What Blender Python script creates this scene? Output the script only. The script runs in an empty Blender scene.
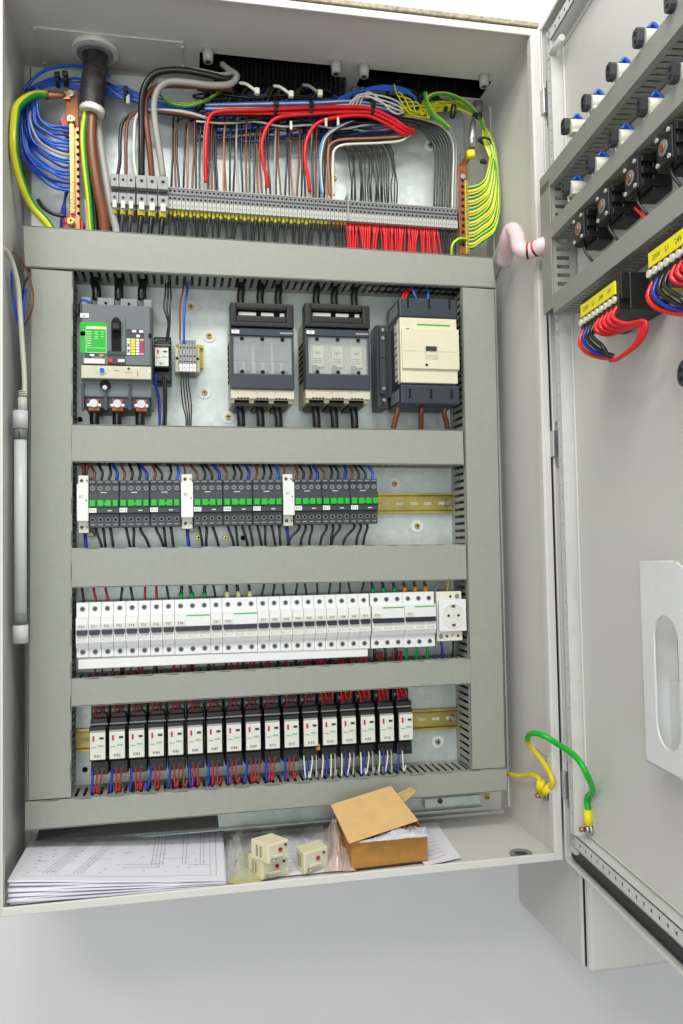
import bpy, bmesh, math, random
from mathutils import Vector, Matrix
random.seed(7)
SC=bpy.context.scene; COL=SC.collection
V=Vector
# ---------------------------------------------------------------- camera maths (world in metres, cabinet front at y=0)
F=815.359;YAW=.2001;PIT=.0439;ROL=-.0186;CAM=V((.2397,-1.1501,.4713))
WW=V((math.sin(YAW)*math.cos(PIT),math.cos(YAW)*math.cos(PIT),math.sin(PIT)))
R0=V((math.cos(YAW),-math.sin(YAW),0));U0=R0.cross(WW)
RR=math.cos(ROL)*R0+math.sin(ROL)*U0;UU=-math.sin(ROL)*R0+math.cos(ROL)*U0
def ray(u,v): return WW+(u-341.5)/F*RR+(512-v)/F*UU
def at(u,v,Y): d=ray(u,v);return CAM+d*((Y-CAM.y)/d.y)
def atx(u,v,X): d=ray(u,v);return CAM+d*((X-CAM.x)/d.x)
def atz(u,v,Z): d=ray(u,v);return CAM+d*((Z-CAM.z)/d.z)
W=.8;H=1.2738;D=.232;YD=.1215;YP=.200
HX=.804;ANG=1.4812
DV=V((-math.cos(ANG),-math.sin(ANG),0));NV=V((-math.sin(ANG),math.cos(ANG),0));HP=V((HX,0,0))
def dw(s,n,z): return HP+DV*s+NV*n+V((0,0,z))
def atd(u,v,n):
    d=ray(u,v);p=HP+NV*n;t=(p-CAM).dot(NV)/d.dot(NV);q=CAM+d*t
    return V(((q-HP).dot(DV),n,q.z))
# ---------------------------------------------------------------- materials
def lin(c): return tuple(((x/255)/12.92 if x<=10 else (((x/255)+.055)/1.055)**2.4) for x in c)+(1,)
MATS={}
def mat(name,rgb,rough=.5,metal=0,var=.06,scale=40,bump=0,alpha=1,spec=.5,stretch=None,coat=0):
    m=bpy.data.materials.new(name);m.use_nodes=True;nt=m.node_tree;b=nt.nodes['Principled BSDF']
    b.inputs['Roughness'].default_value=rough;b.inputs['Metallic'].default_value=metal
    b.inputs['Specular IOR Level'].default_value=spec;b.inputs['Coat Weight'].default_value=coat
    c=lin(rgb)
    tc=nt.nodes.new('ShaderNodeTexCoord');mp=nt.nodes.new('ShaderNodeMapping')
    if stretch: mp.inputs['Scale'].default_value=stretch
    nz=nt.nodes.new('ShaderNodeTexNoise');nz.inputs['Scale'].default_value=scale;nz.inputs['Detail'].default_value=4
    rp=nt.nodes.new('ShaderNodeValToRGB')
    rp.color_ramp.elements[0].position=.3;rp.color_ramp.elements[1].position=.7
    rp.color_ramp.elements[0].color=tuple(x*(1-var) for x in c[:3])+(1,)
    rp.color_ramp.elements[1].color=tuple(min(1,x*(1+var)) for x in c[:3])+(1,)
    L=nt.links.new;L(tc.outputs['Object'],mp.inputs['Vector']);L(mp.outputs['Vector'],nz.inputs['Vector'])
    L(nz.outputs['Fac'],rp.inputs['Fac']);L(rp.outputs['Color'],b.inputs['Base Color'])
    if bump:
        bp=nt.nodes.new('ShaderNodeBump');bp.inputs['Strength'].default_value=bump;bp.inputs['Distance'].default_value=.001
        L(nz.outputs['Fac'],bp.inputs['Height']);L(bp.outputs['Normal'],b.inputs['Normal'])
    if alpha<1: b.inputs['Alpha'].default_value=alpha
    MATS[name]=m;return m
mat('sheet_grey',(92,92,90),.35);mat('navy_dark',(36,40,52),.4);mat('paint',(212,212,206),.38,var=.02,scale=300,bump=.08)
mat('paint_dull',(205,205,198),.5,var=.03,scale=200,bump=.05)
mat('duct',(150,153,143),.48,var=.03,scale=90,bump=.08)
mat('duct_in',(148,150,142),.6,var=.03)
mat('zinc_yellow',(190,175,95),.32,metal=.8,var=.2,scale=25)
mat('steel',(190,192,192),.3,metal=.9,var=.1)
mat('brass',(205,190,120),.3,metal=.85,var=.12)
mat('copper',(186,132,100),.35,metal=.85,var=.15,scale=60)
mat('copper_dark',(140,88,60),.45,metal=.6,var=.2,scale=60)
mat('black',(22,22,23),.42,var=.15);mat('black_wire',(20,21,22),.3,var=.1,spec=.6)
mat('hole',(8,8,8),.9,var=0);mat('dark_grey',(52,55,59),.45,var=.05)
mat('breaker_grey',(98,108,110),.45,var=.04);mat('slate',(50,57,66),.42,var=.05)
mat('contactor_grey',(54,59,63),.45,var=.06);mat('mid_grey',(128,132,132),.5,var=.05)
mat('term_grey',(150,152,148),.5,var=.06);mat('tag_white',(214,216,206),.5,var=.05)
mat('white',(224,226,226),.35,var=.02);mat('warm_white',(216,216,202),.4,var=.03)
mat('cream',(216,211,184),.42,var=.03);mat('bone',(196,194,172),.5,var=.05)
mat('green',(0,178,35),.4,var=.03);mat('label_green',(0,175,35),.4,var=.02)
mat('stripe_green',(60,170,90),.4,var=.02)
mat('marker_grey',(180,181,173),.5,var=.05);mat('pale_green',(140,190,155),.5);mat('faint_ink',(165,166,178),.7);mat('blue_wire',(22,92,200),.3,var=.1,spec=.6);mat('deep_blue',(15,50,160),.32,var=.1)
mat('light_blue',(80,150,205),.35);mat('red_wire',(225,20,30),.3,spec=.6);mat('dull_red',(165,35,32),.38)
mat('brown_wire',(118,66,38),.35);mat('brown_pale',(170,110,78),.35);mat('grey_wire',(166,165,158),.35)
mat('white_wire',(222,220,208),.35);mat('gy_yellow',(222,215,40),.33);mat('gy_green',(38,150,50),.33)
mat('yellow',(245,232,30),.4);mat('tube_yellow',(232,205,50),.35);mat('orange',(220,140,40),.4)
mat('sleeve_yellow',(225,212,60),.4);mat('sleeve_cream',(220,220,150),.4);mat('sleeve_green',(30,150,60),.4)
mat('red_ins',(185,24,34),.35,spec=.7);mat('purple',(130,70,150),.4);mat('pink',(225,150,150),.4)
mat('cable_black',(48,46,46),.5,var=.7,scale=90,bump=.4)
mat('wrap',(232,206,208),.4,var=.06,scale=50,bump=.3)
mat('paper',(232,232,240),.7,var=.01);mat('ink',(120,122,135),.7);mat('ink_dark',(40,40,50),.6)
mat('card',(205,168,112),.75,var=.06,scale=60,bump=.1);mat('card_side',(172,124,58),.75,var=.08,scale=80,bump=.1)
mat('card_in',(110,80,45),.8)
mat('relay_cream',(222,216,178),.45,var=.03);mat('relay_face',(205,205,185),.4)
mat('wall',(228,228,229),.7,var=.015,scale=8);mat('floor_m',(150,152,155),.6,var=.08,scale=6)
mat('rough_edge',(168,162,138),.9,var=.35,scale=160,bump=.9)
mat('tube_diff',(226,232,228),.3,var=.02);mat('rail_white',(206,208,202),.4)
mat('box_paint',(204,204,200),.45,var=.02,scale=200,bump=.05)
mat('gold_plate',(200,178,60),.35,metal=.3)
def film(name,rgb,a,rough=.12):
    m=mat(name,rgb,rough,alpha=a,spec=.9);m.blend_method='BLEND' if hasattr(m,'blend_method') else None;return m
film('film',(225,230,232),.22,.1);film('window',(190,200,205),.22,.08);film('film_bright',(235,238,240),.30,.06);film('film_milky',(235,238,242),.6,.2);film('film_yellow',(225,220,140),.4,.15)
film('film_pink',(238,215,200),.45,.2)
# galvanised mounting plate
def galv():
    m=bpy.data.materials.new('galvanised');m.use_nodes=True;nt=m.node_tree;b=nt.nodes['Principled BSDF'];L=nt.links.new
    tc=nt.nodes.new('ShaderNodeTexCoord');vo=nt.nodes.new('ShaderNodeTexVoronoi');vo.inputs['Scale'].default_value=90
    nz=nt.nodes.new('ShaderNodeTexNoise');nz.inputs['Scale'].default_value=9;nz.inputs['Detail'].default_value=5
    mx=nt.nodes.new('ShaderNodeMix');mx.data_type='RGBA'
    r=nt.nodes.new('ShaderNodeValToRGB');r.color_ramp.elements[0].color=lin((172,184,182));r.color_ramp.elements[1].color=lin((212,222,218))
    r2=nt.nodes.new('ShaderNodeValToRGB');r2.color_ramp.elements[0].color=lin((182,194,192));r2.color_ramp.elements[1].color=lin((216,226,220))
    L(tc.outputs['Object'],vo.inputs['Vector']);L(tc.outputs['Object'],nz.inputs['Vector'])
    L(vo.outputs['Color'],r.inputs['Fac']);L(nz.outputs['Fac'],r2.inputs['Fac'])
    mx.inputs['Factor'].default_value=.6;L(r.outputs['Color'],mx.inputs['A']);L(r2.outputs['Color'],mx.inputs['B'])
    L(mx.outputs['Result'],b.inputs['Base Color'])
    b.inputs['Metallic'].default_value=.5
    mr=nt.nodes.new('ShaderNodeMapRange');mr.inputs['To Min'].default_value=.32;mr.inputs['To Max'].default_value=.55
    L(nz.outputs['Fac'],mr.inputs['Value']);L(mr.outputs['Result'],b.inputs['Roughness'])
    MATS['galv']=m
galv()
# ---------------------------------------------------------------- mesh builder
class B:
    def __init__(s): s.bm=bmesh.new();s.ms=[]
    def mi(s,m):
        if m not in s.ms: s.ms.append(m)
        return s.ms.index(m)
    def face(s,pts,m,smooth=False):
        vs=[s.bm.verts.new(p) for p in pts];f=s.bm.faces.new(vs);f.material_index=s.mi(m);f.smooth=smooth;return f
    def hexa(s,p,m,bev=0,seg=2):  # p: 8 pts, 0-3 bottom ring, 4-7 top ring
        vs=[s.bm.verts.new(q) for q in p];k=s.mi(m);fs=[]
        for ix in ((3,2,1,0),(4,5,6,7),(0,1,5,4),(1,2,6,5),(2,3,7,6),(3,0,4,7)):
            f=s.bm.faces.new([vs[i] for i in ix]);f.material_index=k;fs.append(f)
        bmesh.ops.recalc_face_normals(s.bm,faces=fs)
        if bev:
            es=list({e for f in fs for e in f.edges})
            r=bmesh.ops.bevel(s.bm,geom=es,offset=bev,segments=seg,affect='EDGES',profile=.5,clamp_overlap=True,material=-1)
            for f in r['faces']: f.material_index=k
    def obox(s,o,a,b,c,m,bev=0):
        o,a,b,c=V(o),V(a),V(b),V(c);s.hexa([o,o+a,o+a+b,o+b,o+c,o+a+c,o+a+b+c,o+b+c],m,bev);return s
    def box(s,x0,x1,y0,y1,z0,z1,m,bev=0): return s.obox((x0,y0,z0),(x1-x0,0,0),(0,y1-y0,0),(0,0,z1-z0),m,bev)
    def quadslab(s,tl,tr,br,bl,th,m,bev=0):
        t=V(th);q=[V(bl),V(br),V(tr),V(tl)];s.hexa(q+[x+t for x in q],m,bev);return s
    def tube(s,pts,r,m,seg=8,m2=None,cap=True,rs=None):
        pts=[V(p) for p in pts];n=len(pts)
        if n<2: return s
        t0=(pts[1]-pts[0]).normalized();up=V((0,1,0)) if abs(t0.y)<.9 else V((1,0,0))
        nx=t0.cross(up).normalized();rings=[]
        for i,p in enumerate(pts):
            t=(pts[min(i+1,n-1)]-pts[max(i-1,0)])
            if t.length<1e-9: t=t0
            t.normalize();nx=(nx-t*nx.dot(t));
            if nx.length<1e-6: nx=t.cross(V((0,0,1)))
            nx.normalize();ny=t.cross(nx);ri=rs[i] if rs else r
            rings.append([s.bm.verts.new(p+(nx*math.cos(2*math.pi*k/seg)+ny*math.sin(2*math.pi*k/seg))*ri) for k in range(seg)])
        k1=s.mi(m);k2=s.mi(m2) if m2 else k1
        for i in range(n-1):
            for k in range(seg):
                f=s.bm.faces.new((rings[i][k],rings[i][(k+1)%seg],rings[i+1][(k+1)%seg],rings[i+1][k]));f.smooth=True
                f.material_index=k2 if (m2 and ((k*4//seg)%2==1)) else k1
        if cap:
            for rg in (rings[0][::-1],rings[-1]):
                f=s.bm.faces.new(rg);f.material_index=k1
        return s
    def cyl(s,p0,p1,r,m,seg=16,r2=None):
        return s.tube([p0,p1],r,m,seg,rs=[r,r if r2 is None else r2])
    def ring(s,c,ax,r0,r1,h,m,seg=24):  # annulus of thickness h along ax
        c=V(c);ax=V(ax).normalized();a=ax.orthogonal().normalized();b=ax.cross(a);k=s.mi(m);R=[]
        for rr,hh in ((r0,0),(r1,0),(r1,h),(r0,h)):
            R.append([s.bm.verts.new(c+ax*hh+(a*math.cos(2*math.pi*i/seg)+b*math.sin(2*math.pi*i/seg))*rr) for i in range(seg)])
        for j in range(4):
            for i in range(seg):
                f=s.bm.faces.new((R[j][i],R[j][(i+1)%seg],R[(j+1)%4][(i+1)%seg],R[(j+1)%4][i]));f.material_index=k;f.smooth=j in(1,3)
        return s
    def prism(s,poly,o,ax,ay,az,m):  # poly 2d in (ax,ay) extruded by az
        o,ax,ay,az=V(o),V(ax),V(ay),V(az);k=s.mi(m)
        a=[s.bm.verts.new(o+ax*x+ay*y) for x,y in poly];b=[s.bm.verts.new(o+ax*x+ay*y+az) for x,y in poly];fs=[]
        fs.append(s.bm.faces.new(a[::-1]));fs.append(s.bm.faces.new(b));n=len(poly)
        for i in range(n): fs.append(s.bm.faces.new((a[i],a[(i+1)%n],b[(i+1)%n],b[i])))
        for f in fs: f.material_index=k
        bmesh.ops.recalc_face_normals(s.bm,faces=fs);return s
    def slotwall(s,o,al,hv,th,band0,band1,pitch,slot,m):
        # wall from o spanning vector al (long) and hv (high), thickness th; slots along the height leave two bands
        o,al,hv,th=V(o),V(al),V(hv),V(th);L=al.length;Hh=hv.length;e=al/L;h=hv/Hh
        s.obox(o,al,h*band0,th,m);s.obox(o+h*(Hh-band1),al,h*band1,th,m)
        n=int(L/pitch);p=L/n
        for i in range(n): s.obox(o+h*band0+e*(i*p),e*(p-slot),h*(Hh-band0-band1),th,m)
        return s
    def text(s,txt,o,ex,ez,size,m,depth=.0002):
        c=bpy.data.curves.new('t','FONT');c.body=txt;c.size=size;c.align_x='CENTER';c.align_y='CENTER';c.resolution_u=1
        ob=bpy.data.objects.new('t',c);COL.objects.link(ob);me=ob.to_mesh()
        o,ex,ez=V(o),V(ex),V(ez);k=s.mi(m);vs=[s.bm.verts.new(o+ex*v.co.x+ez*v.co.y) for v in me.vertices]
        for p in me.polygons:
            try: f=s.bm.faces.new([vs[i] for i in p.vertices]);f.material_index=k
            except ValueError: pass
        ob.to_mesh_clear();bpy.data.objects.remove(ob);bpy.data.curves.remove(c);return s
    def out(s,name,parent=None,bake=None):
        me=bpy.data.meshes.new(name);s.bm.to_mesh(me);s.bm.free()
        for m in s.ms: me.materials.append(MATS[m])
        o=bpy.data.objects.new(name,me);COL.objects.link(o)
        if parent: o.parent=parent
        return o
def tag(o,label,cat,group=None,kind=None):
    if label:o['label']=label
    if cat:o['category']=cat
    if group:o['group']=group
    if kind:o['kind']=kind
    return o
def thing(name,label,cat,loc=(0,0,0),rot=(0,0,0),group=None):
    o=bpy.data.objects.new(name,None);COL.objects.link(o);o.location=loc;o.rotation_euler=rot;o.empty_display_size=.02
    return tag(o,label,cat,group)
def dup(root,loc,rot=None,label=None,group=None):
    r=root.copy();COL.objects.link(r);r.location=loc
    if rot is not None:r.rotation_euler=rot
    if label:r['label']=label
    if group:r['group']=group
    for ch in list(root.children):
        c=ch.copy();COL.objects.link(c);c.parent=r
        for g in ch.children:
            d=g.copy();COL.objects.link(d);d.parent=c
    return r
def smooth(pts,n=6):
    P=[V(p) for p in pts];out=[]
    if len(P)<3: return P
    for i in range(len(P)-1):
        a=P[i-1] if i else P[0]*2-P[1];b=P[i];c=P[i+1];d=P[i+2] if i+2<len(P) else P[-1]*2-P[-2]
        for k in range(n):
            t=k/n;out.append(.5*((2*b)+(c-a)*t+(2*a-5*b+4*c-d)*t*t+(3*b-a-3*c+d)*t**3))
    out.append(P[-1]);return out
def px(pts): return [at(*p) for p in pts]
def wire(label,pts,r,m,group=None,cat='wire',name='wire',m2=None,ferr=None,seg=6,n=5,extra=None):
    """pts are world points; ferr = (end index 0/-1, length, material)"""
    P=smooth(pts,n)
    for p_ in P:
        if p_.y>-.01 and p_.x<.4: p_.x=max(p_.x,r+.0030)
    b=B();b.tube(P,r,m,seg if not m2 else 8,m2);o=b.out(name);tag(o,label,cat,group)
    for fe in (ferr or []):
        end,ln,fm=fe[:3];a,c=(P[0],P[1]) if end==0 else (P[-1],P[-2])
        d=(c-a).normalized();q=B().cyl(a-d*.001,a+d*ln,r*1.5,fm,8).out('sleeve',o)
        q['label']=fm.replace('_',' ').replace('sleeve ','')+' end sleeve'
    return o
ORD=['leftmost','second from left','third from left','fourth from left','fifth from left','sixth from left','seventh from left','eighth from left','ninth from left','tenth from left','eleventh from left','twelfth from left','thirteenth from left','fourteenth from left','fifteenth from left','sixteenth from left','seventeenth from left']
# ================================================================ setting
def struct(b,name): return tag(b.out(name),None,None,kind='structure')
YW=D+.004
struct(B().box(-2.4,2.6,YW,YW+.1,-.95,2.3,'wall'),'wall_back')
struct(B().box(-2.4,2.6,-3.2,YW+.1,-1.05,-.95,'floor_m'),'floor')
struct(B().box(-.02,W+.0,-.004,.02,H+.0015,H+.0085,'rough_edge',.001),'trim_1')
# ================================================================ cabinet
cab=thing('electrical_cabinet','large light grey wall mounted electrical cabinet standing open, door swung to the right','cabinet')
t=.002
b=B();P='paint'
b.box(0,t,0,D,0,H,P);b.box(W-t,W,0,D,0,H,P);b.box(0,W,0,D,0,t,P);b.box(0,W,D-t,D,0,H,P)
# roof with openings
def rz(u,v): q=atz(u,v,H-t);return q.x,q.y
gx0,gy0=rz(33,26);gx1,_=rz(183,44);_,gy1=rz(42,61)
ax0,ay0=rz(200,49);ax1,_=rz(336,68)
bx0,by0=rz(362,71.5);bx1,_=rz(484,93)
yy0=(ay0+by0)/2;yy1=D-.03
b.box(0,W,0,yy0,H-t,H,P);b.box(0,W,yy1,D,H-t,H,P)
for x0,x1 in ((0,ax0),(ax1,bx0),(bx1,W)): b.box(x0,x1,yy0,yy1,H-t,H,P)
# front flange ring with inner return
fl=.0115
for x0,x1,z0,z1 in ((0,fl,0,H),(W-fl,W,0,H),(fl,W-fl,0,fl),(fl,W-fl,H-fl,H)): b.box(x0,x1,-.001,.003,z0,z1,P,.0012)
b.box(fl,fl+.002,.0,.012,fl,H-fl,P);b.box(W-fl-.002,W-fl,.0,.012,fl,H-fl,P)
# pressed ridge on the side walls and welded seam in the floor
b.box(t,t+.004,.05,.056,.02,H-.02,P,.001);b.box(W-t-.003,W-t,.19,.196,.02,H-.02,P,.001)
b.box(t,W-t,D-t-.012,D-t,t,t+.004,P)
b.out('body',cab)
b=B();b.box(ax0-.01,bx1+.01,yy0-.01,yy1+.01,H+.06,H+.062,'hole')  # unseen black box added over the roof openings to keep them dark
for q in ((ax0-.01,ax0-.008,yy0-.01,yy1+.01),(bx1+.008,bx1+.01,yy0-.01,yy1+.01),(ax0-.01,bx1+.01,yy0-.01,yy0-.008),(ax0-.01,bx1+.01,yy1+.008,yy1+.01)): b.box(*q,H,H+.062,'black')
b.out('unseen_dark_box',cab)
b=B();b.box(gx0,gx1,gy0,gy1,H-t-.0022,H-t,'paint_dull',.0006)
gp=b.out('entry_plate',cab)
for u,v in ((34,27),(182,45),(44,61),(183,64)):
    x,y=rz(u,v);B().cyl((x,y,H-t-.003),(x,y,H-t-.006),.004,'bone',12,.003).out('screw',gp)
gc=atz(95,51,H-.01)
b=B();b.ring((gc.x,gc.y,H-t-.012),(0,0,1),.021,.035,.01,'warm_white',32);b.ring((gc.x,gc.y,H-t-.016),(0,0,1),.0195,.028,.006,'mid_grey',32)
b.out('cable_gland',cab)
for u,v in ((208,56),(336,68),(364,71),(484,81),(331,92),(356,94),(478,108)):
    q=atz(u,v,H-.012);b=B();b.cyl((q.x,q.y,H-t),(q.x,q.y,H-.022),.009,'mid_grey' if v>85 else 'marker_grey',14,.0075);b.cyl((q.x,q.y,H-.022),(q.x,q.y,H-.0225),.0045,'dark_grey',12)
    b.out('plug',cab)
# mounting plate
pl0=at(30,200,YP);pl1=at(481,806,YP);ptop=at(250,88,YP).z
b=B();b.box(pl0.x,pl1.x,YP,YP+.003,pl1.z,ptop,'galv',.0006)
b.box(pl0.x,pl1.x,YP-.012,YP,pl1.z,pl1.z+.002,'galv');b.box(pl0.x,pl0.x+.002,YP-.0,YP+.015,pl1.z,ptop,'galv')
plate=b.out('mounting_plate',cab)
for u,v,wr,br in ((191,307,1,1),(209,336,1,1),(204.6,392.5,1,1),(228,417,1,1),(394.6,484,1,1),(417,526,1,1),(437.5,741.5,1,0),(430,146,1,0),(334,178,0,1),(103,116,0,1),(198.5,537.6,0,1),(225.5,538,0,1),(230,765,0,1),(440,803,0,0),(487,797,0,1)):
    q=at(u,v,YP);b=B()
    if wr: b.cyl((q.x,YP,q.z),(q.x,YP-.0015,q.z),.0105,'white',24)
    b.cyl((q.x,YP-.0014,q.z),(q.x,YP-.0045,q.z),.0052,'brass' if br else 'steel',16,.0042)
    b.box(q.x-.003,q.x+.003,YP-.0049,YP-.0044,q.z-.0007,q.z+.0007,'hole');b.box(q.x-.0007,q.x+.0007,YP-.0049,YP-.0044,q.z-.003,q.z+.003,'hole')
    b.out('screw',plate)
for u,v in ((85,769.5),(80,419.5),(243,538)):
    q=at(u,v,YP);B().cyl((q.x,YP-.0003,q.z),(q.x,YP-.0012,q.z),.0042,'hole',16).out('fixing_hole',plate)
# lower cross rail of the plate frame
q0=at(424,806,.19);q1=at(480,806,.19);zc=at(455,800,.19).z
b=B();b.box(q0.x,q1.x,.185,.215,zc-.008,zc+.007,'galv',.0008);q=at(440,801,.185);b.cyl((q.x,.1852,q.z),(q.x,.1835,q.z),.0045,'dark_grey',14)
b.out('cross_rail',cab)
# ---------------- cabinet door (child of the cabinet)
def dM(o):  # door local frame: x=s along door, y=-n (outwards), z up
    o.location=HP;o.rotation_euler=(0,0,math.pi+ANG);return o
DW=.8
b=B();b.box(0,DW,.020,.022,0,H,P);b.box(0,.002,0,.022,0,H,P);b.box(DW-.002,DW,0,.022,0,H,P)
b.box(0,DW,0,.022,0,.002,P);b.box(0,DW,0,.022,H-.002,H,P)
b.box(0,.005,-.001,.0012,0,H,P,.0005);b.box(0,DW,-.001,.0012,0,.005,P,.0005);b.box(0,DW,-.001,.0012,H-.005,H,P,.0005)
# pressed ridge round the panel
r0=.062
b.box(r0-.02,r0-.017,.017,.020,.05,H-.05,P,.001);b.box(r0-.02,DW-.04,.017,.020,.05,.053,P,.001);b.box(r0-.02,DW-.04,.017,.020,H-.053,H-.05,P,.001)
door=dM(b.out('door',cab))
b=B()
for q in ((.008,.016,.012,.0199,.01,H-.01),(.008,DW-.01,.007,.0199,.006,.026),(.008,DW-.01,.012,.0199,H-.02,H-.008)): b.box(*q,'black')
b.out('gasket',door)
def rail(b,o,al,hv):
    b.slotwall(o,al,hv,(0,.0015,0),.0065,.0065,.019,.006,'rail_white')
b=B();rail(b,(.019,.001,.02),(0,0,H-.04),(.017,0,0));b.box(.019,.0205,.001,.02,.02,H-.02,'rail_white');b.box(.035,.0365,.001,.02,.02,H-.02,'rail_white')
b.out('perforated_rail',door)
b=B();rail(b,(.02,.001,.030),(DW-.04,0,0),(0,0,.018));b.box(.02,DW-.02,.001,.02,.030,.0315,'rail_white');b.box(.02,DW-.02,.001,.02,.0465,.048,'rail_white');b.out('perforated_rail',door)
b=B();rail(b,(.02,.001,H-.04),(DW-.04,0,0),(0,0,.018));b.box(.02,DW-.02,.001,.02,H-.0235,H-.022,'rail_white');b.box(.02,DW-.02,.001,.02,H-.04,H-.0385,'rail_white');b.out('perforated_rail',door)
zq=H-.06;b=B();b.cyl((.03,-.001,zq),(.03,.02,zq),.006,'rail_white');b.cyl((.03,.004,zq),(.075,.004,zq),.005,'rail_white',12);b.out('rail_corner_link',door)
for u,v in ((545,103),(554.5,444),(566,784)):
    q=at(u,v,-.004);b=B();b.box(q.x-.006,q.x+.004,-.012,.0,q.z-.020,q.z+.020,'steel',.001);b.cyl((q.x+.006,-.006,q.z-.034),(q.x+.006,-.006,q.z+.034),.0045,'steel',12)
    b.box(q.x+.004,q.x+.0075,-.011,0,q.z-.020,q.z+.020,'dark_grey');b.box(q.x+.003,q.x+.010,-.010,-.002,q.z-.033,q.z-.022,'rail_white',.001);b.box(q.x+.003,q.x+.010,-.010,-.002,q.z+.022,q.z+.033,'rail_white',.001)
    b.out('hinge',cab)
# neighbouring enclosure below right
bx=atx(588,973,.829);b=B();b.box(.829,1.35,.004,YW,bx.z,.9,'box_paint',.003);e2=thing('neighbouring_enclosure','plain light grey enclosure with a closed front, low on the wall behind the open door','enclosure')
b.out('body',e2);b=B();b.box(.8315,1.35,-.016,.0,bx.z-.001,.9,'box_paint',.006);b.out('front_door',e2);B().box(.833,1.348,0,.004,bx.z+.003,.898,'hole').out('gasket',e2)
# ================================================================ cable ducts
def hduct(label,tl,tr,br,bl,walls=(1,1),pit=.0118):
    TL,TR,BR,BL=[at(u,v,YD) for u,v in (tl,tr,br,bl)];c=thing('cable_duct',label,'cable duct')
    b=B();b.quadslab(TL,TR,BR,BL,(0,.0025,0),'duct',.0006)
    b.quadslab(TL,TR,TR-V((0,0,.0015)),TL-V((0,0,.0015)),(0,.009,0),'duct');b.quadslab(BL+V((0,0,.0015)),BR+V((0,0,.0015)),BR,BL,(0,.009,0),'duct')
    b.out('lid',c);b=B();d=V((0,0,.0022))
    hgt=V((0,YP-YD-.003,0));off=V((0,.003,0))
    if walls[0]: b.slotwall(TL-d+off,TR-TL,hgt,(0,0,-.0016),.004+.007,.012,pit,.0048,'duct')
    if walls[1]: b.slotwall(BL+d+off,BR-BL,hgt,(0,0,.0016),.004+.007,.012,pit,.0048,'duct')
    b.quadslab(TL-d+hgt,TR-d+hgt,BR+d+hgt,BL+d+hgt,(0,.0015,0),'duct_in');b.out('slotted_trunk',c);return TL,TR,BR,BL
DT=hduct('wide grey cable duct crossing above the main circuit breaker, just below the terminal strip',(23,225),(492.5,257.5),(496,288),(25,267))
D2=hduct('grey horizontal cable duct between the main breaker row and the green contactor row',(71.5,424),(463,430),(464,465),(71.5,462))
D3=hduct('grey horizontal cable duct between the green contactor row and the white breaker row',(71.5,548),(466,544),(467,580),(71.5,588))
D4=hduct('grey horizontal cable duct between the white breaker row and the relay row',(71.5,679),(470.5,658),(471,684),(71.5,707))
D5=hduct('lowest grey horizontal cable duct, right above the papers and cardboard box',(25,802),(507,768),(507,791),(25,831))
def vduct(label,tl,tr,br,bl):
    Y=YD+.0015;TL,TR,BR,BL=[at(u,v,Y) for u,v in (tl,tr,br,bl)];c=thing('cable_duct',label,'cable duct')
    b=B();b.quadslab(TL,TR,BR,BL,(0,.0025,0),'duct',.0006);b.quadslab(TL,TL+V((.0015,0,0)),BL+V((.0015,0,0)),BL,(0,.009,0),'duct');b.quadslab(TR-V((.0015,0,0)),TR,BR,BR-V((.0015,0,0)),(0,.009,0),'duct');b.out('lid',c)
    b=B();d=V((.0022,0,0));hgt=V((0,YP-Y-.003,0));off=V((0,.003,0))
    b.slotwall(BL+d+off,TL-BL,hgt,(.0016,0,0),.011,.012,.0118,.0048,'duct');b.slotwall(BR-d+off,TR-BR,hgt,(-.0016,0,0),.011,.012,.0118,.0048,'duct')
    b.quadslab(TL+d+hgt,TR-d+hgt,BR-d+hgt,BL+d+hgt,(0,.0015,0),'duct_in');b.out('slotted_trunk',c)
vduct('grey vertical cable duct down the left side beside the tube lamp',(30.5,268.5),(73,271.5),(71,797.5),(27.5,800.5))
vduct('grey vertical cable duct down the right side next to the yellow earth wire',(461.5,287),(495,289.5),(506,767.5),(471.5,769.5))
# ---------------- door ducts (door frame, x=s, y=-n)
ND=.018
def dthing(name,label,cat,s=0,n=0,z=0,group=None,rz_=0):
    return thing(name,label,cat,dw(s,n,z),(0,0,math.pi+ANG+rz_),group)
def dduct(label,z0,z1,s0,s1=.72,mt=None):
    c=dthing('cable_duct',label,'cable duct');b=B();b.box(s0,s1,-ND-.002,-ND,z0,z1,'duct',.0006)
    b.box(s0,s1,-ND,-ND+.007,z0,z0+.0015,'duct');b.box(s0,s1,-ND,-ND+.007,z1-.0015,z1,'duct');b.out('lid',c)
    b=B();b.slotwall((s0,-ND+.001,z0+.002),(s1-s0,0,0),(0,ND+.0185,0),(0,0,.0015),.008,.008,.0118,.0048,'duct');b.slotwall((s0,-ND+.001,z1-.002),(s1-s0,0,0),(0,ND+.0185,0),(0,0,-.0015),.008,.008,.0118,.0048,'duct')
    b.box(s0,s1,.0182,.0195,z0+.002,z1-.002,'duct_in');b.out('slotted_trunk',c)
def zz(u,v): return atd(u,v,ND)
sL=zz(541,190).x;sR=zz(552.5,250).x
vz1=zz(541.5,189).z;vz0=zz(546,314).z
dduct('topmost sloping cable duct on the open door, between the two rows of pilot lamps',(zz(551.4,182).z+zz(683,32).z)/2,(zz(541.4,173.7).z+zz(683,6).z)/2,sL)
dduct('middle cable duct on the open door, right above the black rotary switches',(zz(552,235.5).z+zz(612,180).z)/2,(zz(552,218).z+zz(595,180).z)/2,sR)
dduct('lowest cable duct on the open door, right above the yellow labelled transformers',(zz(554.4,313).z+zz(620,264).z)/2,(zz(553.6,294).z+zz(620,241).z)/2,sR)
c=dthing('cable_duct','short vertical cable duct on the open door beside its hinges','cable duct')
b=B();b.box(sL,sR,-ND-.002,-ND,vz0,vz1,'duct',.0006);b.out('lid',c)
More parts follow.
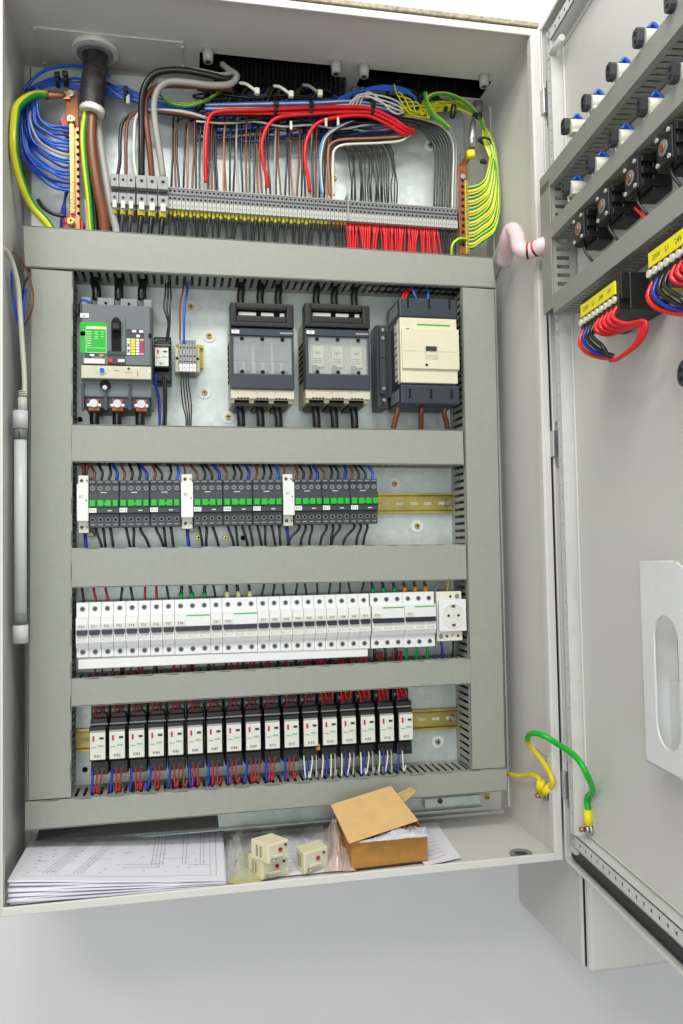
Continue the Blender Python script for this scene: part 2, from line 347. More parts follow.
b=B();b.slotwall((sR-.002,-ND+.001,vz0),(0,0,vz1-vz0),(0,ND+.0185,0),(-.0015,0,0),.006,.012,.0125,.0055,'duct')
b.slotwall((sL+.002,-ND+.001,vz0),(0,0,vz1-vz0),(0,ND+.0185,0),(.0015,0,0),.006,.012,.0125,.0055,'duct');b.box(sL+.002,sR-.002,.0182,.0195,vz0,vz1,'duct_in')
b.out('slotted_trunk',c)
# pilot lamps on the door (origin at panel, x along s, -y inward)
def make_lamp(label):
    c=dthing('pilot_lamp',label,'pilot lamp');L=-.0205
    b=B();b.cyl((0,.0195,0),(0,.010,0),.013,'rail_white',20);b.cyl((0,.010,0),(0,-.018,0),.0100,'warm_white',18);b.box(-.0075,.0075,-.016,.006,-.0108,.002,'warm_white',.001)
    b.cyl((.003,-.005,-.0125),(.003,-.005,-.0128),.0012,'hole',8);b.out('lamp_body',c)
    b=B();b.prism([(-.004,-.010),(.004,-.010),(.007,-.006),(.007,.006),(.004,.010),(-.004,.010),(-.007,.006),(-.007,-.006)],(0,-.020,0),(1,0,0),(0,0,1),(0,-.007,0),'dark_grey')
    for z in (-.0042,.0042): b.cyl((0,-.0268,z),(0,-.0275,z),.0025,'hole',10)
    b.cyl((0,-.010,.006),(0,-.024,.006),.0055,'dark_grey',12);b.out('terminal_cap',c)
    b=B()
    for k in (-.002,.0025): b.tube(smooth([(k,-.013,.010),(k+.001,-.008,.0155),(k+.002,-.002,.010),(k+.003,.006,-.006)]),.0020,'blue_wire',6)
    b.out('lead',c);b=B();b.tube(smooth([(-.002,-.020,-.011),(-.002,-.016,-.020),(-.001,-.002,-.024),(0,.012,-.02)]),.0009,'white_wire',6);b.out('white_lead',c)
    return c
pos1=[(562.6,126.6),(583,103),(608,72),(635,38),(667,2)];pos2=[(563,188),(587,165),(610,138),(638.5,107),(670,73)]
proto=None
for row,ps in ((0,pos1),(1,pos2)):
    names=['nearest the hinges','second from the hinges','third from the hinges','fourth from the hinges','farthest from the hinges']
    for i,(u,v) in enumerate(ps):
        q=atd(u,v,.027);lab='pilot lamp with blue leads, '+('row above the top door duct, ' if row==0 else 'row just below the top door duct, ')+names[i]
        if proto is None: proto=make_lamp(lab);o=proto;o.location=dw(q.x,0,q.z)
        else: o=dup(proto,dw(q.x,0,q.z),None,lab)
        o['group']='pilot lamps above the top door duct' if row==0 else 'pilot lamps below the top door duct'
# rotary switches
def make_switch(label):
    c=dthing('rotary_switch',label,'rotary switch','' or 0)
    b=B();b.box(-.020,.020,-.004,.0195,-.022,.022,'black',.002);b.box(-.016,.016,-.020,-.004,-.018,.018,'black',.0015)
    for z in (-.014,0,.014):
        for x in (-.021,.017): b.box(x,x+.005,-.017,.006,z-.004,z+.004,'black',.001)
    for k in range(4): b.box(-.017,.017,-.0165+k*.0045,-.0155+k*.0045,-.0188,.0188,'dark_grey')
    b.out('body',c)
    b=B();b.cyl((0,-.020,0),(0,-.0215,0),.0085,'mid_grey',18);b.cyl((0,-.0214,0),(0,-.023,0),.0045,'copper',14);b.out('hub',c)
    for x in (-.012,.012):
        for z in (-.014,.014): B().cyl((x,-.0198,z),(x,-.0222,z),.0025,'marker_grey',10).out('screw',c)
    b=B();b.tube(smooth([(.002,-.012,-.018),(.004,-.014,-.03),(.010,-.008,-.045),(.012,.0,-.055)]),.0018,'black_wire',6);b.out('lead',c);return c
ps=[(577,229),(601,206),(629,178),(662,148)];pr=None
for i,(u,v) in enumerate(ps):
    q=atd(u,v,.022);lab='black rotary switch on the door, '+['nearest the hinges','second from the hinges, beside no red wire','third from the hinges, with a short red wire below','nearest the right edge of the photo'][i]
    lab=lab.replace(', beside no red wire','')
    if pr is None: pr=make_switch(lab);o=pr;o.location=dw(q.x,0,q.z)
    else: o=dup(pr,dw(q.x,0,q.z),None,lab)
    o['group']='black rotary switches on the door'
q=atd(639,214,.0);wire('short red wire below the third black rotary switch on the door',[dw(*atd(635,208,.012)),dw(*atd(641,214,.01)),dw(*atd(647,220,.006)),dw(*atd(655,228,.0))],.0018,'red_wire')
# transformers
def make_trafo(label,s0,s1,z0,z1):
    n1=.042;c=dthing('control_transformer',label,'transformer',s0,0,z0);h=z1-z0;w=s1-s0
    b=B();b.box(0,w,-n1+.014,.0195,0,h,'black',.002);b.box(.0,w,-n1+.004,-n1+.014,h*.28,h,'black',.001);b.box(-.004,0,-.01,.0195,.002,h-.002,'dark_grey');b.out('body',c)
    b=B();b.box(.001,w-.012,-n1+.002,-n1+.0045,h*.48,h*.83,'yellow')
    for k,tx in enumerate(('230V','L1','24V','0V')):
        b.text(tx,(.018+k*(w-.035)/3.4,-n1+.0017,h*.65),(-1,0,0) if False else (1,0,0),(0,0,1),.008,'ink_dark')
    b.out('label_strip',c)
    b=B();n=9
    for k in range(n):
        x=.006+k*(w-.016)/(n-1);b.box(x-.006,x+.006,-n1+.002,-n1+.016,h*.02,h*.44,'black',.001);b.cyl((x,-n1+.002,h*.3),(x,-n1-.0015,h*.3),.0042,'warm_white',12)
    b.out('terminal_row',c)
    for k in range(n):
        x=.006+k*(w-.016)/(n-1);cm=['red_wire','deep_blue','black_wire','black_wire','red_wire','red_wire','red_wire','red_wire','red_wire'][k]
        wire('%s wire hooped under the %s'%({'red_wire':'red','deep_blue':'blue','black_wire':'black'}[cm],'nearer transformer at the photo edge' if s0>.2 else 'transformer closer to the hinges'),
          [dw(s0+x,n1-.006,z0+h*.2),dw(s0+x+.003,n1+.004,z0-.012),dw(s0+x+.02+.003*k,n1+.002,z0-.030-.001*k),dw(s0+.06+.004*k,n1-.004,z0-.045+.002*(k%3)),dw(s0+.080,n1-.006,z0-.046)] if k<4 else
          [dw(s0+x,n1-.006,z0+h*.2),dw(s0+x+.004,n1+.004,z0-.008),dw(s0+x+.02,n1-.004,z0-.020),dw(s0+.118+.004*k,n1-.012,z0-.026),dw(s0+.112+.003*k,n1-.012,z0-.044),dw(s0+.090,n1-.008,z0-.052),dw(s0+.072,n1-.006,z0-.050)],
          .0026,cm,group='wires looped under the transformers')
    return c
zb=atd(621,307,.042).z;zt=atd(621,268,.042).z
sa=atd(579,320,.042).x;sb=atd(618,300,.042).x
print('TRAFO',sa,sb,zb,zt)
make_trafo('black transformer with a yellow label strip on the door, closer to the hinges',sa,sb,zb,zt)
sa2=atd(646,262,.042).x
make_trafo('black transformer with a yellow label strip, cut off by the right photo edge',sa2,sa2+(sb-sa),zb+.002,zt+.002)
c=dthing('mounting_rail','yellow passivated mounting rail carrying the two transformers on the door','rail');q=atd(564,328,.0)
B().box(sa-.045,.70,.008,.0195,zb+.012,zb+.03,'gold_plate',.0005).out('rail_profile',c)
# round black knob at the right edge
q=atd(684,373,.02);c=dthing('door_lock','round black lock back with drilled holes at the right edge of the door','lock',q.x,0,q.z)
b=B();b.cyl((0,.0195,0),(0,-.014,0),.017,'dark_grey',24);b.cyl((0,-.014,0),(0,-.020,0),.014,'slate',24)
for a in range(5): b.cyl((.008*math.cos(a*1.257),-.0199,.008*math.sin(a*1.257)),(.008*math.cos(a*1.257),-.0206,.008*math.sin(a*1.257)),.0026,'hole',10)
b.out('body',c)
# document pocket
NP=.022
def pz(u,v): q=atd(u,v,NP);return q.x,q.z
A0=pz(638.6,561);A1=pz(670.7,561);A2=pz(645.6,761)
s0=(A0[0]+A2[0])/2;z1=A0[1];z0=A2[1];sl=A1[0];ww=.30
S0=pz(655,684);S1=pz(679.5,684);szt=pz(667,616)[1];szb=pz(667,750)[1]
c=dthing('document_pocket','white plastic document pocket with a long oval slot on the inside of the door','document pocket',s0,0,z0)
b=B();hh=z1-z0;x0=S0[0]-s0;x1=S1[0]-s0;za=szb-z0;zb2=szt-z0;rr=(x1-x0)/2;cx=(x0+x1)/2
k=b.mi('white');N=24
outer=[(0,0),(ww,0),(ww,hh-.09),(sl-s0,hh),(0,hh)]
# front sheet with the oval slot: strips left, right, and fans above/below the slot
y0=-NP
def slab(poly): b.prism(poly,(0,y0,0),(1,0,0),(0,0,1),(0,.002,0),'white')
slab([(0,0),(x0,0),(x0,hh),(0,hh)]);slab([(x1,0),(ww,0),(ww,hh-.09),(max(sl-s0,x1+.001),hh),(x1,hh)])
arc=[(cx+rr*math.cos(math.pi*i/N),rr*math.sin(math.pi*i/N)) for i in range(N+1)]
for i in range(N):
    (xa,ya),(xb,yb)=arc[i],arc[i+1]
    slab([(xb,zb2-rr*1.0+yb),(xa,zb2-rr+ya),(xa,hh),(xb,hh)])
    slab([(xb,0),(xa,0),(xa,za+rr-ya),(xb,za+rr-yb)])
b.out('front_sheet',c)
b=B();b.box(0,.002,-NP,.0195,0,hh,'white');b.box(0,ww,-NP,.0195,0,.002,'white');b.box(0,ww,-NP+.03,-NP+.031,0,hh*.4,'white');b.out('side_walls',c)
# ================================================================ wires packed inside the ducts
def fill(a,b,rz_,label):
    o=B();a,b=V(a),V(b)
    for i in range(4):
        for j in range(2):
            off=rz_*((i-1.5)/1.5*max(.0,(rz_.length/2-.0125))/rz_.length)+V((0,.024+j*.026,0));P=[a+(b-a)*(k/14)+off+V((random.uniform(-1,1)*.0015,random.uniform(-1,1)*.003,random.uniform(-1,1)*.0015)) for k in range(15)]
            o.tube(smooth(P,2),.0068,['black_wire','black_wire','dark_grey'][(i+j)%3],6)
    tag(o.out('duct_wiring'),label,'wiring',kind='stuff')
for (TL,TR,BR,BL),nm in ((DT,'top'),(D2,'second'),(D3,'third'),(D4,'fourth'),(D5,'lowest')):
    fill((TL+BL)/2+V((.02,0,0)),(TR+BR)/2-V((.02,0,0)),V((0,0,(TL-BL).length)),'dark wires packed inside the %s horizontal cable duct'%nm)
for us,nm in (((51,285,49,790),'left'),((478,300,489,760),'right')):
    fill(at(us[0],us[1],YD),at(us[2],us[3],YD),V((.060,0,0)),'dark wires packed inside the %s vertical cable duct'%nm)
fill(dw((sL+sR)/2,ND-.045,vz0+.01),dw((sL+sR)/2,ND-.045,vz1-.01),V((0,0,0)),'dark wires packed inside the short vertical duct on the door') if False else None
# ---------------------------------------------------------------- placing helpers
def face(u0,v0,u1,v1,Y):
    a=at(u0,v0,Y);b=at(u1,v0,Y);c=at(u0,v1,Y);d=at(u1,v1,Y)
    x0=(a.x+c.x)/2;x1=(b.x+d.x)/2;z1=(a.z+b.z)/2;z0=(c.z+d.z)/2;return x0,x1,z0,z1
def rowpts(uL,vL,uR,vR,Y):
    return at(uL,vL,Y),at(uR,vR,Y)
def dinrail(label,u0,v0,u1,v1,h=.035,m='zinc_yellow'):
    a=at(u0,v0,YP-.0075);b_=at(u1,v1,YP-.0075);d=b_-a;c=thing('din_rail',label,'mounting rail',a);b=B();e=d.normalized();L=d.length
    b.obox((0,.0065,-.0125),d,(0,.001,0),(0,0,.025),m)
    b.obox((0,0,-.0125),d,(0,.0065,0),(0,0,-.001),m);b.obox((0,0,.0125),d,(0,.0065,0),(0,0,.001),m)
    b.obox((0,0,-h/2),d,(0,.001,0),(0,0,.005),m);b.obox((0,0,h/2-.005),d,(0,.001,0),(0,0,.005),m)
    n=int(L/.025)
    for i in range(n): b.obox(e*(i*.025+.006)+V((0,.0062,-.0025)),e*.013,(0,.0003,0),(0,0,.005),'warm_white')
    b.out('rail_profile',c)
    b=B();p=e*(L-.012);b.cyl(p+V((0,.006,0)),p+V((0,.001,0)),.006,'steel',14,.0045);b.out('screw',c);return c
dinrail('yellow passivated mounting rail behind the contactors, bare at its right end',88,505,455,503)
dinrail('yellow passivated mounting rail behind the relays, showing at both ends of the row',76,741,460,718)
dinrail('mounting rail hidden behind the white circuit breakers',80,632,452,616)
# ================================================================ main circuit breaker
Yf=.112;x0,x1,z0,z1=face(80.5,300,152,409,Yf);w=x1-x0;h=z1-z0
c=thing('main_circuit_breaker','large grey main circuit breaker with a bright green nameplate and black toggle','circuit breaker',(x0,YP,z0))
dy=Yf-YP;G='breaker_grey'
b=B();b.box(0,w,dy+.012,-.0005,.02,h*.97,G,.002);b.box(.002,w-.002,dy,dy+.014,h*.40,h*.955,G,.0015)
b.box(0,w,dy+.008,dy+.02,h*.27,h*.40,G,.001)
b.box(.004,w-.004,dy+.016,-.002,h*.02,h*.26,'slate',.001)
for a,q in ((0,.13),(.22,.46),(.55,.79),(.88,1)): b.box(w*a,w*q,dy+.018,-.002,h*.95,h*1.05,'mid_grey',.001)
for a in (.34,.67): b.cyl((w*a,dy+.0178,h*1.0),(w*a,dy+.0172,h*1.0),.0022,'hole',10)
for a in (.15,.49,.83): b.box(w*a-.010,w*a+.010,dy+.0155,dy+.018,h*.13,h*.26,'hole')
for a in (.0,.32,.66,.985): b.box(w*a,w*a+.004,dy+.008,dy+.02,h*.0,h*.24,'slate')
b.box(.003,w-.003,dy-.0004,dy+.001,h*.395,h*.403,'hole');b.box(0,.007,dy-.001,dy+.001,h*.66,h*.7,'hole');b.box(w-.005,w,dy-.001,dy+.001,h*.66,h*.7,'hole')
b.box(w*.37,w*.63,dy-.002,dy+.001,h*.49,h*.83,'breaker_grey',.0008)
for k in range(4): b.box(w*.37,w*.63,dy-.0028,dy-.0019,h*(.485+.012*k),h*(.489+.012*k),'slate')
b.out('body',c)
b=B();b.box(w*.43,w*.57,dy-.0025,dy-.0018,h*.52,h*.80,'hole');b.box(w*.435,w*.565,dy-.016,dy-.002,h*.70,h*.775,'black',.003);b.cyl((w*.5,dy-.016,h*.76),(w*.5,dy-.004,h*.80),.006,'black',12);b.out('toggle',c)
b=B();b.box(w*.0,w*.37,dy-.001,dy,h*.505,h*.785,'label_green')
b.box(w*.075,w*.355,dy-.0013,dy-.001,h*.725,h*.747,'white');b.box(w*.22,w*.345,dy-.0015,dy-.0013,h*.729,h*.743,'yellow')
for q in ((.075,.36,.507,.511),(.075,.36,.55,.553),(.075,.08,.507,.747),(.355,.36,.507,.747)): b.box(w*q[0],w*q[1],dy-.0013,dy-.001,h*q[2],h*q[3],'white')
for k in range(7): b.box(w*.09,w*.15,dy-.0013,dy-.001,h*(.57+.021*k),h*(.575+.021*k),'white');b.box(w*.2,w*.24,dy-.0013,dy-.001,h*(.57+.021*k),h*(.575+.021*k),'white') if k>2 else None;b.box(w*.29,w*.32,dy-.0013,dy-.001,h*(.57+.021*k),h*(.575+.021*k),'white') if k>3 else None
b.out('nameplate',c)
b=B();b.box(w*.01,w*.985,dy-.002,dy+.006,h*.275,h*.392,'bone',.0008);b.cyl((w*.3,dy-.002,h*.345),(w*.3,dy-.0035,h*.345),.0055,'white',18);b.cyl((w*.3,dy-.0035,h*.345),(w*.3,dy-.0065,h*.345),.0038,'blue_wire',14)
b.text('+',(w*.67,dy-.0024,h*.365),(1,0,0),(0,0,1),.012,'hole');b.box(w*.40,w*.42,dy-.0023,dy-.002,h*.35,h*.37,'yellow');b.box(w*.47,w*.53,dy-.0023,dy-.002,h*.345,h*.352,'ink')
for k in range(5): b.box(w*(.06+.03*k),w*(.063+.03*k),dy-.0023,dy-.002,h*.295,h*.38,'tag_white')
b.box(w*.95,w*.98,dy-.0023,dy-.002,h*.335,h*.365,'white');b.box(w*.79,w*.80,dy-.0023,dy-.002,h*.30,h*.35,'ink');b.box(w*.6,w*.72,dy-.0023,dy-.002,h*.33,h*.333,'ink')
b.out('trip_unit',c)
b=B();b.box(w*.38,w*.62,dy-.0035,dy-.001,h*.41,h*.462,'slate');b.box(w*.385,w*.45,dy-.005,dy-.003,h*.42,h*.455,'red_wire',.0005);b.box(w*.52,w*.615,dy-.0042,dy-.0035,h*.425,h*.452,'tag_white');b.out('test_button',c)
b=B();b.box(w*.05,w*.335,dy-.001,dy,h*.41,h*.455,'tag_white');b.box(w*.06,w*.33,dy-.0008,dy,h*.46,h*.498,'dark_grey');b.box(w*.13,w*.19,dy-.0012,dy-.0008,h*.478,h*.495,'white');b.box(w*.26,w*.32,dy-.0012,dy-.0008,h*.478,h*.495,'orange')
b.box(w*.15,w*.3,dy-.0012,dy-.0008,h*.466,h*.469,'white');b.out('side_label',c)
b=B();b.box(w*.64,w*.89,dy-.0008,dy,h*.495,h*.735,'dark_grey');b.box(w*.72,w*.78,dy-.0012,dy-.0008,h*.705,h*.728,'white');b.box(w*.82,w*.88,dy-.0012,dy-.0008,h*.705,h*.728,'white');b.box(w*.78,w*.83,dy-.0012,dy-.0008,h*.662,h*.685,'white')
for r_ in range(6):
    for k,cl in enumerate(('white','yellow','tag_white',('pink','red_wire','purple','red_wire','purple','pink')[r_])): b.box(w*(.645+.062*k),w*(.697+.062*k),dy-.0012,dy-.0008,h*(.497+.026*r_),h*(.518+.026*r_),cl)
for r_ in (1,3): b.box(w*.655,w*.685,dy-.0014,dy-.0012,h*(.50+.026*r_),h*(.515+.026*r_),'ink_dark')
b.out('coloured_label',c)
b=B();b.box(0,w*.12,dy-.0012,dy+.001,h*.825,h*.865,'white');b.text('Q1',(w*.06,dy-.0015,h*.845),(1,0,0),(0,0,1),.005,'ink_dark');b.out('tag',c)
for a in (.17,.5,.84):
    b=B();b.box(w*a-.0085,w*a+.0085,dy+.014,-.02,-.001,h*.105,'copper_dark',.001);b.cyl((w*a,dy+.014,h*.06),(w*a,dy+.009,h*.06),.0062,'steel',12);b.cyl((w*a,dy+.03,h*.10),(w*a,dy+.03,h*.16),.004,'steel',10);b.box(w*a-.011,w*a+.011,dy+.013,-.02,h*.03,h*.06,'steel',.001);b.out('terminal_lug',c)
b=B();b.cyl((w*.33,dy+.006,h*.225),(w*.33,dy+.014,h*.225),.0075,'hole',16);b.cyl((w*.33,dy+.004,h*.20),(w*.33,dy+.012,h*.20),.0035,'steel',12);b.out('screw',c)
for i,u in enumerate((95.5,118,141)):
    wire('thick black cable under the main circuit breaker, %s of three'%['left','middle','right'][i],px([(u,392,.15),(u+.5,405,.148),(u-1,418,.148),(u,440,.155)]),.0070,'black_wire','thick cables under the main breaker','cable','cable')
    wire('thick black cable entering the top of the main circuit breaker, %s of three'%['left','middle','right'][i],px([(u+1,300,.16),(u+1,290,.16),(u-1+2*i,280,.165),(u+1,268,.17)]),.0068,'black_wire','thick cables above the main breaker','cable','cable')
wire('short blue and black pigtail looping off the left top of the main breaker',px([(86,300,.12),(81,301,.118),(79,306,.12),(79,314,.13),(75,317,.14)]),.0012,'black_wire')
wire('short blue wire at the top left corner of the main breaker',px([(90,303,.115),(85,300,.113),(81,300,.115)]),.002,'blue_wire')
# ================================================================ interface relays (one builder for small relay on socket)
def make_relay(name,label,loc,rot,w,h,dep,txt,tilt=.0,wf=.017):
    c=thing(name,label,'relay',loc,rot);b=B()
    b.box(-w/2,w/2,-dep*.50,-.0005,-h/2,h*.45,'black',.0012)
    b.box(-w/2+.001,w/2-.001,-dep*.80,-dep*.48,h*.16,h*.30,'black',.002);b.box(-w/2+.001,w/2-.001,-dep*.74,-dep*.6,-h*.48,-h*.30,'black',.001)
    for k in range(4): b.cyl((-w*.33+k*w*.22,-dep*.51,h*.37),(-w*.33+k*w*.22,-dep*.49,h*.37),.0026,'mid_grey',10)
    b.box(-w/2+.001,w/2-.001,-dep*.815,-dep*.79,h*.215,h*.232,'mid_grey')
    for k in range(2): b.cyl((-w*.2+k*w*.4,-dep*.74,-h*.40),(-w*.2+k*w*.4,-dep*.75,-h*.40),.0028,'dark_grey',10)
    b.prism([(-w*.45,h*.28),(-w*.30,h*.35),(w*.30,h*.35),(w*.45,h*.28)],(0,-dep*.68,0),(1,0,0),(0,0,1),(0,.008,0),'black')
    b.out('socket',c)
    b=B();x=-w*.05;fy=-dep
    b.box(x-wf/2-.001,x+wf/2+.001,fy+.004,-dep*.55,-h*.26,h*.20,'black',.001)
    b.box(x-wf/2,x+wf/2,fy,fy+.005,-h*.235,h*.13,'tag_white',.0008)
    b.hexa([V(q) for q in ((x-wf/2,fy+.0005,h*.125),(x+wf/2,fy+.0005,h*.125),(x+wf/2,fy+.009,h*.125),(x-wf/2,fy+.009,h*.125),(x-wf/2+.001,fy+.008,h*.185),(x+wf/2-.001,fy+.008,h*.185),(x+wf/2-.001,fy+.012,h*.185),(x-wf/2+.001,fy+.012,h*.185))],'term_grey')
    b.box(x-wf*.32,x-wf*.2,fy-.0008,fy,h*.02,h*.09,'dull_red');b.box(x+wf*.12,x+wf*.40,fy-.0004,fy,h*.04,h*.07,'ink_dark')
    b.box(x+.0,x+wf*.38,fy-.0004,fy,-h*.06,-h*.035,'pale_green');b.box(x-wf*.4,x-wf*.1,fy-.0004,fy,-h*.07,-h*.063,'ink')
    b.text(txt,(x,fy-.0005,-h*.185),(1,0,0),(0,0,1),.0062,'ink_dark');b.out('relay_module',c)
    return c
# relay row
topL,topR=at(88,707,.14),at(412,689,.14);botL,botR=at(88,766,.14),at(412,749,.14)
N=17;Yr=.128
e=(at(397+8,725,Yr)-at(89+8,745,Yr))
tilt=-math.atan2(e.z,e.x)
relz=[]
for i in range(N):
    t=i/(N-1);u=97.5+(406-97.5)*t+math.sin(t*math.pi)*1.5;vt=733+(714.5-733)*t;vb=760+(740-760)*t
    a=at(u,vt,Yr);d=at(u,vb,Yr);hf=(a.z-d.z);h=hf/.365;zc=(a.z+d.z)/2+h*.052
    make_relay('plug_in_relay','white faced relay on a black socket in the bottom row, %s'%ORD[i],(a.x+.0013,YP,zc),(0,tilt,0),.0275,h,YP-Yr,'K%d'%(81+i),wf=.0225)['group']='row of seventeen relays'
    relz.append((a.x,zc,h))
# wires of the relay row
random.seed(3)
for i,(x,z,h) in enumerate(relz):
    o=ORD[i].replace(' from left','')
    late=i>=12
    topn=2 if i<9 else (2 if i<12 else 5)
    for k in range(topn):
        xx=x-.009+.018*(k+.5)/topn+random.uniform(-.001,.001);sw=random.uniform(-.005,.003)
        wire('red wire dropping from the duct into the top of the %s relay'%o,[(xx+.001,.152+.003*(k%3),z+h*.28),(xx,.150+.004*(k%2),z+h*.40),(xx+sw,.150,z+h*.52),(xx+sw*1.4,.158,z+h*.76),(xx+sw*1.5,.166,z+h*1.0)],.0014,'dull_red' if k%2 else 'red_wire' if late else 'dull_red','red wires above the relay row')
    # below
    cols=[('deep_blue',.0019),('dull_red',.0014),('dull_red',.0014)] if i<11 else [('white_wire',.0013),('deep_blue',.0018),('white_wire',.0013),('grey_wire',.0013)]
    if i in(4,8): cols.append(('brown_wire',.0014))
    if i==16: cols=[('deep_blue',.0014),('white_wire',.0012)]
    zb=at(300,775-i*0,.15).z
    for k,(m,r) in enumerate(cols):
        xx=x-.009+.0065*k;dx=random.uniform(-.008,.008)
        zend=botL.z-.055+ (i/16)*(.0) ;zend=D5[0].z+(D5[1].z-D5[0].z)*((x-D5[0].x)/(D5[1].x-D5[0].x))-.006
        cn={'deep_blue':'blue','dull_red':'red','white_wire':'white','grey_wire':'grey','brown_wire':'brown'}[m]
        wire('%s wire hanging from the bottom of the %s relay into the lowest duct'%(cn,o),[(xx,.148,z-h*.40),(xx,.145,z-h*.5),(xx+dx*.5-.002,.142,z-h*.72),(xx+dx,.146,zend+.015),(xx+dx*.8,.152,zend)],r,m,'wires below the relay row')
q=at(214,754,.13);
c=thing('end_marker','small orange marker clip under the fifth group of relays','marker',at(318,748,.14))
B().box(-.003,.003,-.002,.004,-.003,.006,'orange',.0008).out('clip',c)
# small relay beside main breaker
x0_,x1_,z0_,z1_=face(153.5,330,171.5,380,.14)
make_relay('plug_in_relay','single relay with black socket standing between the main breaker and small terminal group',((x0_+x1_)/2,YP,(z0_+z1_)/2+.001),(0,0,0),.027,(z1_-z0_)*1.0,.06,'K1',wf=.021)
wire('blue wire hanging from the small relay beside the main breaker',px([(156,374,.15),(156,385,.148),(159,400,.148),(160,432,.155)]),.0022,'deep_blue')
for k in range(2): wire('dark wire hanging from the small relay beside the main breaker',px([(163+2*k,378,.15),(164+2*k,390,.148),(164+2*k,410,.148),(163+2*k,434,.155)]),.0019,'black_wire','dark wires under the small relay')
for k in range(3): wire('black wire rising from the small relay into the duct above',px([(166+k,345,.160),(167+k,334,.155),(168+k,322,.15),(164+3*k,308,.15),(165+3*k,296,.155),(166+2*k,283,.165)]),.0013,'black_wire','black wires above the small relay')
# ================================================================ small terminal group on a short rail
a=at(188.5,356,YP-.0075);c=thing('din_rail','short yellow rail piece carrying a small terminal group','mounting rail',a)
b=B();b.box(-.020,.024,.006,.0075,-.014,.014,'gold_plate');b.box(-.020,.024,0,.001,-.019,-.014,'gold_plate');b.box(-.020,.024,0,.001,.014,.019,'gold_plate');b.box(-.020,.024,0,.007,-.0145,-.0135,'gold_plate');b.box(-.020,.024,0,.007,.0135,.0145,'gold_plate');b.out('rail_profile',c)
x0_,x1_,z0_,z1_=face(179,340,196,373,.158)
for sx,lab in ((x0_-.003,'left'),(x1_+.003,'right')):
    c=thing('end_bracket','beige end clamp on the %s side of the small terminal group'%lab,'clamp',(sx,YP-.008,(z0_+z1_)/2-.002));B().box(-.003,.003,-.028,0,-.022,.018,'bone',.001).cyl((0,-.028,0),(0,-.0284,0),.0022,'hole',10).out('body',c)
pt=(x1_-x0_)/5
def term5(i,lab):
    c=thing('terminal_block',lab,'terminal',(x0_+pt*(i+.5),YP-.008,(z0_+z1_)/2));hh=z1_-z0_;b=B()
    b.box(-pt*.47,pt*.47,-.034,0,-hh/2,hh/2,'mid_grey',.0005);b.box(-pt*.47,pt*.47,-.04,-.03,-hh*.30,hh*.34,'term_grey',.0005)
    for z in (.24,-.02,-.18): b.cyl((0,-.0402,hh*z),(0,-.0406,hh*z),.0013,'hole',8)
    b.out('body',c);B().box(-pt*.45,pt*.45,-.0415,-.035,-hh*.48,-hh*.26,'white').text(str(i+1),(0,-.0418,-hh*.37),(1,0,0),(0,0,1),.004,'ink_dark').out('marker_tag',c)
for i in range(5): term5(i,'small grey terminal left of the fuse switches, %s of its group of five'%['first','second','third','fourth','last'][i])
wire('brown wire rising from the small terminal group to the duct',px([(180,345,.16),(180,325,.158),(180,305,.158),(183,290,.16),(183,280,.17)]),.0013,'brown_wire')
wire('blue wire rising from the small terminal group to the duct',px([(184,344,.158),(184,325,.156),(185,305,.156),(187,292,.158),(188,280,.17)]),.0019,'blue_wire')
for k in range(4): wire('thin black wire curving down from the small terminal group',px([(181+2.2*k,370,.16),(181+2.6*k,385,.157),(183+2.8*k,405,.157),(186+1.7*k,418,.157),(186+1.6*k,436,.16)]),.0011,'black_wire','thin black wires under the small terminal group')
